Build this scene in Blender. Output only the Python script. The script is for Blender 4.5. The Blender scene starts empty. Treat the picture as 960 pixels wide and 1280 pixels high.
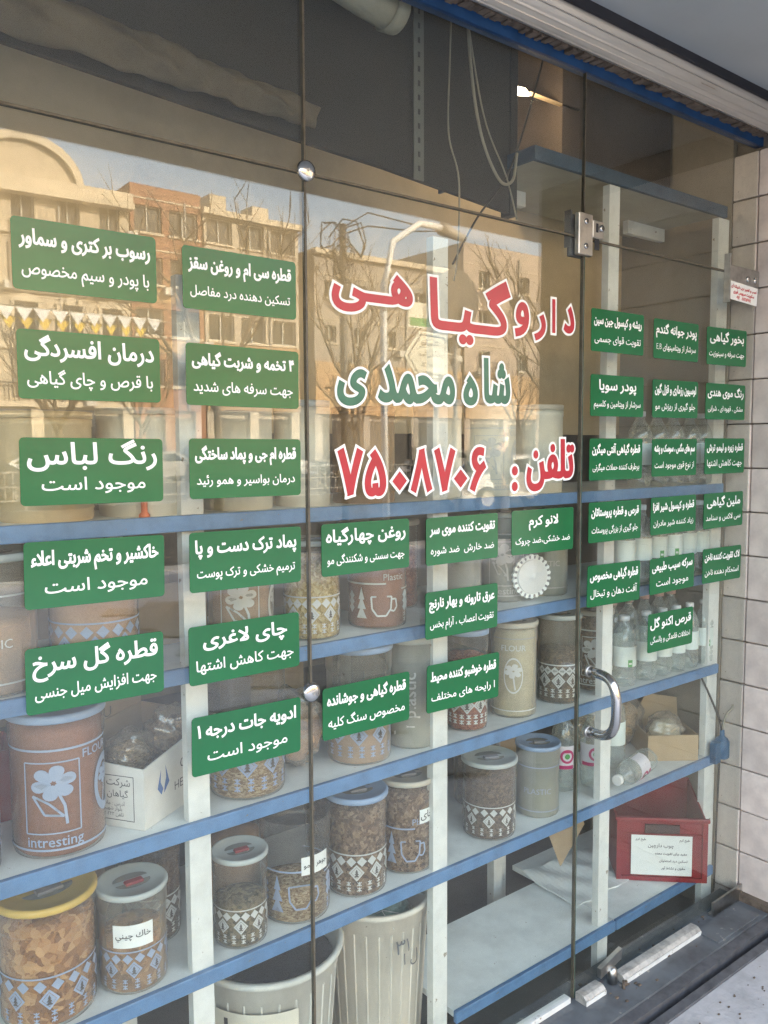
import bpy, bmesh, math, random, unicodedata
import numpy as np
from mathutils import Vector, Matrix, geometry
rad = math.radians
SC = bpy.context.scene
COL = SC.collection
random.seed(7)

# ------------------------------------------------------------------ camera, sky, sun, exposure
cam_d = bpy.data.cameras.new("camera")
cam = bpy.data.objects.new("camera", cam_d)
COL.objects.link(cam)
cam_d.sensor_fit = 'HORIZONTAL'
cam_d.sensor_width = 36.0
cam_d.lens = 36.0 * 1040.0 / 960.0
cam_d.clip_start = 0.02
cam_d.clip_end = 600.0
_r = Vector((0.788, -0.616, -0.005)); _d = Vector((-0.053, -0.060, -0.997)); _f = Vector((0.614, 0.786, -0.080))
_m = Matrix((_r, -_d, -_f)).transposed().to_4x4()
_m.translation = Vector((0.0, -1.377, 1.467))
cam.matrix_world = _m
SC.camera = cam

SUN_ELEV, SUN_AZ = 27.0, 28.0          # degrees; azimuth measured from +Y (behind the shop) towards +X
w = bpy.data.worlds.new("World"); SC.world = w; w.use_nodes = True
nt = w.node_tree
bg = nt.nodes["Background"]
sky = nt.nodes.new("ShaderNodeTexSky")
sky.sky_type = 'NISHITA'; sky.sun_disc = False
sky.sun_elevation = rad(SUN_ELEV); sky.sun_rotation = rad(SUN_AZ)
sky.air_density = 1.2; sky.dust_density = 4.0; sky.ozone_density = 1.0
veil = nt.nodes.new("ShaderNodeMixRGB"); veil.blend_type = 'ADD'; veil.inputs[0].default_value = 1.0
veil.inputs[2].default_value = (2.2, 2.45, 2.8, 1)      # even pale tone added to brighten the whole sky
nt.links.new(sky.outputs[0], veil.inputs[1]); nt.links.new(veil.outputs[0], bg.inputs[0])
bg.inputs[1].default_value = 0.15
sd = bpy.data.lights.new("sun", 'SUN'); sd.energy = 4.3; sd.angle = rad(0.53); sd.color = (1.0, 0.89, 0.75)
sun = bpy.data.objects.new("sun", sd); COL.objects.link(sun)
_sv = Vector((math.sin(rad(SUN_AZ)) * math.cos(rad(SUN_ELEV)), math.cos(rad(SUN_AZ)) * math.cos(rad(SUN_ELEV)), math.sin(rad(SUN_ELEV))))
sun.rotation_euler = _sv.to_track_quat('Z', 'Y').to_euler()
SC.view_settings.view_transform = 'Standard'
SC.view_settings.look = 'None'
SC.view_settings.gamma = 1.0
SC.view_settings.exposure = 2.52
SC.view_settings.use_white_balance = True
SC.view_settings.white_balance_temperature = 6900.0
SC.view_settings.white_balance_tint = 10.0
SC.cycles.use_denoising = True
SC.cycles.denoising_prefilter = 'NONE'
SC.cycles.max_bounces = 8
SC.cycles.diffuse_bounces = 4
SC.cycles.glossy_bounces = 3
SC.cycles.transmission_bounces = 4
SC.cycles.transparent_max_bounces = 24
SC.cycles.caustics_reflective = False
SC.cycles.caustics_refractive = False
SC.cycles.sample_clamp_indirect = 4.0
SC.cycles.sample_clamp_direct = 12.0

# ------------------------------------------------------------------ materials
def _new(name):
    m = bpy.data.materials.new(name); m.use_nodes = True
    nt = m.node_tree
    return m, nt, nt.nodes["Principled BSDF"]

def _coords(nt, scale=(1, 1, 1)):
    tc = nt.nodes.new("ShaderNodeTexCoord"); mp = nt.nodes.new("ShaderNodeMapping")
    mp.inputs["Scale"].default_value = scale
    nt.links.new(tc.outputs["Object"], mp.inputs[0])
    return mp.outputs[0]

def _noise(nt, vec, scale, detail=4, rough=0.55):
    n = nt.nodes.new("ShaderNodeTexNoise")
    n.inputs["Scale"].default_value = scale; n.inputs["Detail"].default_value = detail
    n.inputs["Roughness"].default_value = rough
    nt.links.new(vec, n.inputs["Vector"])
    return n.outputs["Fac"]

def _ramp(nt, fac, stops):
    r = nt.nodes.new("ShaderNodeValToRGB")
    el = r.color_ramp.elements
    while len(el) < len(stops): el.new(0.5)
    for e, (p, c) in zip(el, stops):
        e.position = p; e.color = (*c, 1) if len(c) == 3 else c
    nt.links.new(fac, r.inputs[0])
    return r.outputs[0]

def _bump(nt, b, fac, strength, dist=0.01):
    bn = nt.nodes.new("ShaderNodeBump"); bn.inputs["Strength"].default_value = strength
    bn.inputs["Distance"].default_value = dist
    nt.links.new(fac, bn.inputs["Height"]); nt.links.new(bn.outputs[0], b.inputs["Normal"])

def mat(name, c, rough=0.6, metal=0.0, var=0.25, scale=6.0, bump=0.0, bscale=None, c2=None, stretch=(1, 1, 1), spec=0.5, bdist=0.005, chips=None, chip_at=0.66, chip_scale=38.0):
    """a colour broken up by two sizes of noise: wear, dust, grain"""
    m, nt, b = _new(name)
    v = _coords(nt, stretch)
    dark = c2 if c2 else tuple(x * (1 - var) for x in c)
    light = tuple(min(1, x * (1 + var * 0.4)) for x in c)
    n1 = _noise(nt, v, scale, 6, 0.65)
    col = _ramp(nt, n1, [(0.30, dark), (0.55, c), (0.8, light)])
    if chips:
        # chipped and stained spots that show what is under the paint
        cf = _noise(nt, _coords(nt, (1, 1, 1)), chip_scale, 3, 0.75)
        cm = _ramp(nt, cf, [(chip_at, (0, 0, 0)), (chip_at + 0.03, (1, 1, 1))])
        mx = nt.nodes.new("ShaderNodeMixRGB"); mx.inputs[2].default_value = (*chips, 1)
        nt.links.new(cm, mx.inputs[0]); nt.links.new(col, mx.inputs[1]); col = mx.outputs[0]
    nt.links.new(col, b.inputs["Base Color"])
    b.inputs["Roughness"].default_value = rough
    b.inputs["Metallic"].default_value = metal
    b.inputs["Specular IOR Level"].default_value = spec
    if bump:
        _bump(nt, b, _noise(nt, v, bscale or scale * 4, 5), bump, bdist)
    return m

def grain(name, c1, c2, c3, scale=120.0, stretch=(1, 1, 1), bump=0.8):
    """loose dried herbs, seeds, powder"""
    m, nt, b = _new(name)
    v = _coords(nt, stretch)
    vo = nt.nodes.new("ShaderNodeTexVoronoi"); vo.inputs["Scale"].default_value = scale
    nz = nt.nodes.new("ShaderNodeTexNoise"); nz.inputs["Scale"].default_value = scale * 0.4
    nt.links.new(v, nz.inputs["Vector"])
    mx = nt.nodes.new("ShaderNodeMixRGB"); mx.inputs[0].default_value = 0.012
    nt.links.new(v, mx.inputs[1]); nt.links.new(nz.outputs["Color"], mx.inputs[2])
    nt.links.new(mx.outputs[0], vo.inputs["Vector"])
    sp = nt.nodes.new("ShaderNodeSeparateColor"); nt.links.new(vo.outputs["Color"], sp.inputs[0])
    col = _ramp(nt, sp.outputs[0], [(0.0, c1), (0.5, c2), (1.0, c3)])
    nt.links.new(col, b.inputs["Base Color"])
    b.inputs["Roughness"].default_value = 0.9
    b.inputs["Specular IOR Level"].default_value = 0.2
    if bump: _bump(nt, b, vo.outputs["Distance"], bump, 0.004)
    return m

def see_through(name, tint, cloud, cloudy=0.35, gloss=0.04, rough=0.15, noise=0.15, nscale=14):
    """thin clear or cloudy plastic: part lets the contents show, part scatters, part reflects"""
    m, nt, b = _new(name)
    out = nt.nodes["Material Output"]; nt.nodes.remove(b)
    tr = nt.nodes.new("ShaderNodeBsdfTransparent"); tr.inputs[0].default_value = (*tint, 1)
    df = nt.nodes.new("ShaderNodeBsdfDiffuse"); df.inputs[0].default_value = (*cloud, 1)
    gl = nt.nodes.new("ShaderNodeBsdfGlossy"); gl.inputs["Roughness"].default_value = rough
    v = _coords(nt)
    mr = nt.nodes.new("ShaderNodeMapRange")
    mr.inputs["From Min"].default_value = 0.3; mr.inputs["From Max"].default_value = 0.7
    mr.inputs["To Min"].default_value = max(0, cloudy - noise); mr.inputs["To Max"].default_value = min(1, cloudy + noise)
    nt.links.new(_noise(nt, v, nscale, 5, 0.6), mr.inputs["Value"])
    lw = nt.nodes.new("ShaderNodeLayerWeight"); lw.inputs["Blend"].default_value = 0.5
    pw = nt.nodes.new("ShaderNodeMath"); pw.operation = 'POWER'; pw.inputs[1].default_value = 3.0
    nt.links.new(lw.outputs["Facing"], pw.inputs[0])
    # thicker towards the rim of the curve: more scatter
    ad = nt.nodes.new("ShaderNodeMath"); ad.operation = 'MULTIPLY_ADD'; ad.inputs[1].default_value = 0.35
    nt.links.new(pw.outputs[0], ad.inputs[0]); nt.links.new(mr.outputs[0], ad.inputs[2]); ad.use_clamp = True
    m1 = nt.nodes.new("ShaderNodeMixShader")
    nt.links.new(ad.outputs[0], m1.inputs[0]); nt.links.new(tr.outputs[0], m1.inputs[1]); nt.links.new(df.outputs[0], m1.inputs[2])
    fr = nt.nodes.new("ShaderNodeMath"); fr.operation = 'MULTIPLY_ADD'; fr.inputs[1].default_value = 0.6; fr.inputs[2].default_value = gloss
    nt.links.new(pw.outputs[0], fr.inputs[0])
    m2 = nt.nodes.new("ShaderNodeMixShader")
    nt.links.new(fr.outputs[0], m2.inputs[0]); nt.links.new(m1.outputs[0], m2.inputs[1]); nt.links.new(gl.outputs[0], m2.inputs[2])
    nt.links.new(m2.outputs[0], out.inputs[0])
    return m

def pane_glass(name):
    """clear float glass, a film of street dust on it, Schlick reflection on either face"""
    m, nt, b = _new(name)
    out = nt.nodes["Material Output"]; nt.nodes.remove(b)
    tr = nt.nodes.new("ShaderNodeBsdfTransparent"); tr.inputs[0].default_value = (0.965, 0.985, 0.965, 1)
    gl = nt.nodes.new("ShaderNodeBsdfGlossy"); gl.inputs["Roughness"].default_value = 0.0
    df = nt.nodes.new("ShaderNodeBsdfDiffuse"); df.inputs[0].default_value = (0.62, 0.56, 0.47, 1)
    lw = nt.nodes.new("ShaderNodeLayerWeight"); lw.inputs["Blend"].default_value = 0.5
    pw = nt.nodes.new("ShaderNodeMath"); pw.operation = 'POWER'; pw.inputs[1].default_value = 5.0
    nt.links.new(lw.outputs["Facing"], pw.inputs[0])
    fr = nt.nodes.new("ShaderNodeMath"); fr.operation = 'MULTIPLY_ADD'; fr.inputs[1].default_value = 0.94; fr.inputs[2].default_value = GLASS_F0
    nt.links.new(pw.outputs[0], fr.inputs[0])
    wv = nt.nodes.new("ShaderNodeBump"); wv.inputs["Strength"].default_value = 1.0; wv.inputs["Distance"].default_value = 0.0011
    nt.links.new(_noise(nt, _coords(nt, (1, 1, 0.6)), 2.2, 1, 0.4), wv.inputs["Height"]); nt.links.new(wv.outputs[0], gl.inputs["Normal"])
    v = _coords(nt, (1, 1, 0.35))
    mr = nt.nodes.new("ShaderNodeMapRange")
    mr.inputs["From Min"].default_value = 0.35; mr.inputs["From Max"].default_value = 0.75
    mr.inputs["To Min"].default_value = 0.006; mr.inputs["To Max"].default_value = 0.024
    nt.links.new(_noise(nt, v, 3.5, 9, 0.72), mr.inputs["Value"])
    m1 = nt.nodes.new("ShaderNodeMixShader")
    nt.links.new(mr.outputs[0], m1.inputs[0]); nt.links.new(tr.outputs[0], m1.inputs[1]); nt.links.new(df.outputs[0], m1.inputs[2])
    m2 = nt.nodes.new("ShaderNodeMixShader")
    nt.links.new(fr.outputs[0], m2.inputs[0]); nt.links.new(m1.outputs[0], m2.inputs[1]); nt.links.new(gl.outputs[0], m2.inputs[2])
    nt.links.new(m2.outputs[0], out.inputs[0])
    return m

GLASS_F0 = 0.053
M = {}
M['glass'] = pane_glass("window glass with dust")
M['silicone'] = mat("brown silicone seam", (0.10, 0.085, 0.06), 0.5, var=0.5, scale=30)
M['glass_edge'] = mat("green glass edge", (0.05, 0.09, 0.07), 0.2, var=0.4, scale=30)
M['white_paint'] = mat("chipped white paint", (0.72, 0.715, 0.68), 0.45, var=0.2, scale=9, bump=0.15, chips=(0.30, 0.25, 0.19), chip_at=0.655)
M['shelf_white'] = mat("dusty white shelf board", (0.76, 0.78, 0.77), 0.5, var=0.25, scale=5, chips=(0.36, 0.31, 0.25), chip_at=0.70)
M['blue_paint'] = mat("blue enamel edge", (0.095, 0.205, 0.385), 0.38, var=0.35, scale=14, chips=(0.16, 0.14, 0.12), chip_at=0.67)
M['blue_frame'] = mat("blue enamel frame", (0.010, 0.055, 0.155), 0.4, var=0.4, scale=10)
M['blue_dull'] = mat('dusty dull blue edge', (0.04, 0.075, 0.12), 0.6, var=0.4, scale=10)  # darker blue than the lower shelf edges
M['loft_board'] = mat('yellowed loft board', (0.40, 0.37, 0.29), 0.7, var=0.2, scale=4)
M['beige_wall'] = mat("yellowed beige plaster", (0.60, 0.45, 0.28), 0.8, var=0.3, scale=2.2, bump=0.15)
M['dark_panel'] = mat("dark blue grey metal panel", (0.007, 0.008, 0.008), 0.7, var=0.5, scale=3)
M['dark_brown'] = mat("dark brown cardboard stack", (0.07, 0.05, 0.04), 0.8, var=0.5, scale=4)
M['room'] = mat("dim shop wall", (0.30, 0.25, 0.19), 0.9, var=0.3, scale=2)
M['floor'] = mat("worn shop floor", (0.10, 0.095, 0.085), 0.6, var=0.4, scale=3)
M['chrome'] = mat("polished steel", (0.52, 0.51, 0.50), 0.14, metal=1.0, var=0.1, scale=10)
M['steel'] = mat("scratched steel", (0.50, 0.49, 0.47), 0.32, metal=1.0, var=0.3, scale=30)
M['alu'] = mat("painted aluminium bar", (0.58, 0.55, 0.50), 0.4, metal=0.4, var=0.5, scale=30, bump=0.35)
M['shutter'] = mat("beige rolling shutter hood", (0.50, 0.47, 0.43), 0.36, metal=0.35, var=0.22, scale=7, stretch=(0.3, 3, 3), bump=0.1)
M['soffit'] = mat("grey composite soffit", (0.40, 0.43, 0.45), 0.28, var=0.1, scale=2.5)
M['black'] = mat("black rubber and grime", (0.012, 0.013, 0.02), 0.6, var=0.5, scale=20)
M['rust'] = mat("rust and old mortar", (0.16, 0.12, 0.09), 0.9, var=0.6, scale=35, bump=0.6)
M['sill'] = mat("dark slate threshold", (0.13, 0.14, 0.15), 0.42, chips=(0.30, 0.28, 0.25), chip_at=0.64, chip_scale=16, var=0.35, scale=8, c2=(0.07, 0.07, 0.075), bump=0.2)
M['sill_dark'] = mat("dark channel steel", (0.13, 0.13, 0.14), 0.45, metal=0.2, var=0.5, scale=20)
M['concrete'] = mat("dusty grey pavement", (0.47, 0.45, 0.45), 0.85, var=0.22, scale=11, bump=0.5, bscale=60)
M['paving'] = mat("grey street paver", (0.30, 0.27, 0.235), 0.85, var=0.3, scale=3, bump=0.3)
M['asphalt'] = mat("asphalt", (0.07, 0.066, 0.06), 0.9, var=0.25, scale=2)
M['kerb'] = mat("stone kerb", (0.4, 0.38, 0.35), 0.8)
M['line'] = mat("road marking", (0.75, 0.75, 0.72), 0.7)
M['stone'] = mat("pinkish white stone cladding", (0.68, 0.585, 0.52), 0.55, chips=(0.30, 0.24, 0.19), chip_at=0.70, chip_scale=25, var=0.2, scale=9, bump=0.3, bscale=40, c2=(0.50, 0.42, 0.38))
_n = M['stone'].node_tree; _b = _n.nodes["Principled BSDF"]
_oi = _n.nodes.new("ShaderNodeObjectInfo"); _mr = _n.nodes.new("ShaderNodeMapRange"); _mr.inputs["To Min"].default_value = 0.80; _mr.inputs["To Max"].default_value = 1.08
_vm = _n.nodes.new("ShaderNodeVectorMath"); _vm.operation = 'SCALE'
_n.links.new(_oi.outputs["Random"], _mr.inputs["Value"]); _n.links.new(_b.inputs["Base Color"].links[0].from_socket, _vm.inputs[0])
_n.links.new(_mr.outputs[0], _vm.inputs["Scale"]); _n.links.new(_vm.outputs[0], _b.inputs["Base Color"])
M['mortar'] = mat("dark joint mortar", (0.20, 0.17, 0.14), 0.9, var=0.4, scale=30, bump=0.4)
M['sticker_green'] = mat("glossy green vinyl", (0.002, 0.118, 0.036), 0.20, var=0.22, scale=4, spec=0.6)
M['sticker_white'] = mat("white vinyl lettering", (0.82, 0.83, 0.80), 0.35, var=0.06, scale=8)
M['letter_red'] = mat("red vinyl letter", (0.42, 0.010, 0.028), 0.3, var=0.15, scale=20, spec=0.6)
M['letter_green'] = mat("teal green vinyl letter", (0.004, 0.125, 0.078), 0.3, var=0.12, scale=20, spec=0.6)
M['paper'] = mat("white paper", (0.78, 0.78, 0.75), 0.8, var=0.08, scale=10)
M['ink'] = mat("black ink", (0.02, 0.02, 0.02), 0.6, var=0.1)
M['ink_soft'] = mat("faded grey ink", (0.12, 0.12, 0.13), 0.7, var=0.2)
M['ink_blue'] = mat("blue print", (0.08, 0.16, 0.38), 0.6)
M['ink_red'] = mat("red print", (0.55, 0.04, 0.05), 0.6)
M['card'] = mat("brown cardboard", (0.42, 0.30, 0.18), 0.85, var=0.2, scale=6, bump=0.1)
M['card_white'] = mat("white faced cardboard", (0.68, 0.66, 0.62), 0.7, var=0.15, scale=8)
M['card_in'] = mat("grey brown inner cardboard", (0.43, 0.36, 0.29), 0.85, var=0.2, scale=6)
M['crate_red'] = mat("red plastic crate", (0.25, 0.012, 0.018), 0.38, var=0.2, scale=10)
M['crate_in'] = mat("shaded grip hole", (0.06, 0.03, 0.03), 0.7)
M['bin_cream'] = mat("grimy cream plastic", (0.68, 0.62, 0.53), 0.55, chips=(0.25, 0.21, 0.16), chip_at=0.70, var=0.3, scale=7, stretch=(1, 1, 0.4))
M['bin_grey'] = mat("grimy pale grey plastic", (0.62, 0.60, 0.54), 0.55, var=0.25, scale=7, stretch=(1, 1, 0.4))
M['net'] = mat("pale green plastic net", (0.22, 0.32, 0.27), 0.4, var=0.6, scale=30, bump=0.8)
M['dark_stuff'] = mat("black dried goods", (0.02, 0.02, 0.022), 0.8, var=0.4, scale=40, bump=0.8)
M['bluelamp'] = mat("deep blue plastic", (0.01, 0.10, 0.22), 0.3, var=0.3, scale=20)
M['yellow_sheet'] = mat("yellow green poster", (0.42, 0.46, 0.10), 0.6, var=0.15, scale=8)
M['cloth'] = mat("crumpled dusty tarpaulin", (0.10, 0.08, 0.055), 0.85, var=0.4, scale=9, bump=0.5)
M['duct'] = mat("dirty white duct", (0.30, 0.28, 0.22), 0.6, var=0.3, scale=8)
M['cable'] = mat("grey cable", (0.30, 0.27, 0.21), 0.6)
M['cable_dark'] = mat("dark cable", (0.03, 0.025, 0.02), 0.6)
M['bag'] = see_through("clear crinkled bag", (0.97, 0.95, 0.92), (0.55, 0.48, 0.40), 0.28, 0.10, 0.15, 0.22, 25)
M['bottle'] = see_through("clear drinks bottle", (0.93, 0.96, 0.94), (0.75, 0.80, 0.77), 0.15, 0.09, 0.05, 0.09, 30)
M['jar_clear'] = see_through("cloudy clear jar", (0.95, 0.94, 0.92), (0.36, 0.32, 0.27), 0.09, 0.05, 0.22, 0.06, 9)
M['jar_cloud'] = see_through("milky jar", (0.92, 0.92, 0.90), (0.38, 0.34, 0.28), 0.24, 0.045, 0.3, 0.1, 9)
M['jar_grey'] = see_through("grey milky tub", (0.90, 0.90, 0.88), (0.36, 0.36, 0.32), 0.62, 0.04, 0.3, 0.08, 9)
M['print_white'] = mat("white jar print", (0.54, 0.53, 0.50), 0.5, var=0.1)
M['print_blue'] = mat("pale blue jar print", (0.30, 0.35, 0.46), 0.5, var=0.1)
M['print_grey'] = mat("faint grey jar print", (0.42, 0.40, 0.37), 0.5, var=0.1)
M['lid_blue'] = mat("blue plastic lid", (0.26, 0.35, 0.50), 0.35, var=0.12, scale=10)
M['lid_yellow'] = mat("yellow plastic lid", (0.58, 0.38, 0.09), 0.38, var=0.14, scale=10)
M['lid_grey'] = mat("grey plastic lid", (0.42, 0.44, 0.42), 0.4, var=0.14, scale=10)
M['lid_cream'] = mat("dusty cream lid", (0.47, 0.42, 0.34), 0.45, var=0.15, scale=10)
M['lid_salmon'] = mat("salmon lid", (0.55, 0.30, 0.20), 0.45, var=0.15, scale=10)
M['tab_red'] = mat("dark red lid tab", (0.25, 0.03, 0.03), 0.4)
M['tab_grey'] = mat("grey lid tab", (0.22, 0.21, 0.22), 0.35)
M['recess'] = mat("lid recess", (0.19, 0.18, 0.155), 0.6, var=0.3, scale=30)  # dark tone painted for the shade inside the lid hollows
M['recess_dark'] = mat('dark fir mark', (0.10, 0.08, 0.07), 0.6)
M['c_orange'] = grain("orange brown resin chunks", (0.26, 0.11, 0.035), (0.46, 0.22, 0.08), (0.64, 0.38, 0.18), 75)
M['c_brown'] = grain("dried brown herb", (0.09, 0.05, 0.028), (0.22, 0.13, 0.075), (0.38, 0.26, 0.17), 150)
M['c_dark'] = grain("dark ground spice", (0.09, 0.06, 0.045), (0.15, 0.10, 0.07), (0.22, 0.15, 0.10), 160)
M['c_rust'] = grain("red brown powder", (0.27, 0.115, 0.065), (0.29, 0.125, 0.07), (0.31, 0.135, 0.08), 300, bump=0.1)
M['c_red'] = grain("crushed red petals", (0.20, 0.05, 0.035), (0.33, 0.10, 0.06), (0.42, 0.17, 0.10), 180)
M['c_peach'] = grain("peach powder", (0.50, 0.31, 0.18), (0.53, 0.33, 0.20), (0.56, 0.35, 0.21), 300, bump=0.1)
M['c_seed'] = grain("yellow seeds", (0.36, 0.25, 0.07), (0.58, 0.44, 0.18), (0.72, 0.60, 0.32), 170)
M['c_straw'] = grain("pale straw herb", (0.24, 0.14, 0.07), (0.42, 0.29, 0.16), (0.62, 0.48, 0.30), 170, stretch=(1, 1, 2.2))
M['c_cream'] = grain("cream powder", (0.58, 0.50, 0.33), (0.62, 0.54, 0.37), (0.66, 0.58, 0.40), 300, bump=0.1)
M['c_white'] = grain("off white powder", (0.55, 0.54, 0.52), (0.60, 0.58, 0.55), (0.64, 0.62, 0.58), 300, bump=0.1)
M['c_olive'] = grain("olive brown leaf", (0.07, 0.06, 0.03), (0.17, 0.13, 0.07), (0.30, 0.23, 0.13), 130)
M['cap_white'] = mat("white screw cap", (0.72, 0.70, 0.68), 0.4, var=0.05)
M['cap_red'] = mat("pale red screw cap", (0.60, 0.35, 0.32), 0.4, var=0.2, scale=60)
M['label_pale'] = mat("pale bottle label", (0.70, 0.76, 0.72), 0.5, var=0.08)
M['label_pink'] = mat("white bottle label", (0.70, 0.66, 0.70), 0.45, var=0.05)
M['magenta'] = mat("magenta print", (0.50, 0.02, 0.14), 0.45)
M['leafprint'] = mat("green print", (0.06, 0.34, 0.08), 0.45)
M['orange'] = mat("orange plastic", (0.75, 0.16, 0.04), 0.4)
M['tin_brown'] = mat("brown tin", (0.30, 0.18, 0.085), 0.4, var=0.2, scale=6)
M['tub_tan'] = mat("tan tub", (0.64, 0.49, 0.29), 0.45, var=0.2, scale=6)
M['tub_pale'] = mat("pale plastic drum", (0.68, 0.63, 0.52), 0.5, var=0.18, scale=6)
# street across the way
M['a_stone'] = mat("warm cream facade stone", (0.50, 0.42, 0.31), 0.8, var=0.22, scale=0.9, bump=0.2)
M['a_trim'] = mat("pale cornice stone", (0.60, 0.51, 0.38), 0.8, var=0.15, scale=1)
M['b_red'] = mat("red brown brick facade", (0.33, 0.165, 0.10), 0.85, var=0.2, scale=1.2)
M['b_orange'] = mat("orange brick facade", (0.47, 0.30, 0.16), 0.85, var=0.18, scale=1.2)
M['b_beige'] = mat("beige panel facade", (0.46, 0.395, 0.31), 0.8, var=0.15, scale=0.8)
M['c_grey'] = mat("grey rendered facade", (0.33, 0.29, 0.245), 0.85, var=0.16, scale=0.6)
M['d_pink'] = mat("pinkish rendered facade", (0.40, 0.32, 0.26), 0.85, var=0.16, scale=0.6)
M['win_dark'] = mat("dark window pane", (0.022, 0.022, 0.022), 0.25, var=0.5, scale=0.8, spec=0.3)
M['win_frame'] = mat("white window frame", (0.6, 0.57, 0.5), 0.6)
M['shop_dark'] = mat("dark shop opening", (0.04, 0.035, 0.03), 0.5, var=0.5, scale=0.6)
M['car_white'] = mat("white car paint", (0.75, 0.74, 0.72), 0.18, var=0.03, spec=0.8)
M['car_silver'] = mat("silver car paint", (0.42, 0.42, 0.42), 0.2, metal=0.5, var=0.05)
M['car_dark'] = mat("dark grey car paint", (0.06, 0.065, 0.07), 0.15, var=0.1)
M['tyre'] = mat("tyre rubber", (0.02, 0.02, 0.02), 0.8)
M['lamp_red'] = mat("red lamp glass", (0.4, 0.02, 0.02), 0.2)
M['bark'] = mat("bare grey brown bark", (0.15, 0.11, 0.075), 0.9, var=0.3, scale=10)
M['flag_white'] = mat("white pennant", (0.8, 0.8, 0.78), 0.8, var=0.03)
M['flag_yellow'] = mat("yellow pennant", (0.75, 0.52, 0.08), 0.8, var=0.03)
M['pole'] = mat("grey pole paint", (0.30, 0.28, 0.25), 0.6)
M['pole_white'] = mat("white pole paint", (0.78, 0.78, 0.75), 0.5)
M['sign_back'] = mat("dark back of road sign", (0.07, 0.06, 0.05), 0.5, var=0.3, scale=8)
M['sign_cream'] = mat("cream sign plate", (0.80, 0.77, 0.62), 0.5, var=0.05)
M['skin'] = mat("skin", (0.45, 0.26, 0.18), 0.6, var=0.08)
M['coat'] = mat("dark coat", (0.05, 0.05, 0.06), 0.85)
M['trouser'] = mat("grey trousers", (0.10, 0.10, 0.11), 0.85)
M['mask'] = mat("white face mask", (0.75, 0.78, 0.8), 0.8)
M['facade_own'] = mat("own building facade", (0.42, 0.38, 0.33), 0.8, var=0.15, scale=1)

# ------------------------------------------------------------------ mesh helpers
def tag(o, label=None, cat=None, group=None, kind=None):
    if label: o['label'] = label
    if cat: o['category'] = cat
    if group: o['group'] = group
    if kind: o['kind'] = kind
    return o

def empty(name, loc, label, cat, group=None, rz=0.0):
    o = bpy.data.objects.new(name, None); COL.objects.link(o)
    o.location = loc; o.rotation_euler = (0, 0, rz); o.empty_display_size = 0.05
    return tag(o, label, cat, group)

def link(name, me, m, parent=None, loc=None, rot=None, scale=None):
    o = bpy.data.objects.new(name, me); COL.objects.link(o)
    if m is not None and not me.materials: me.materials.append(m)
    if parent is not None: o.parent = parent
    if loc is not None: o.location = loc
    if rot is not None: o.rotation_euler = rot
    if scale is not None: o.scale = scale
    return o

def copy_tree(o, parent=None):
    c = o.copy(); COL.objects.link(c)
    if parent is not None: c.parent = parent
    for ch in list(o.children): copy_tree(ch, c)
    return c

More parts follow.
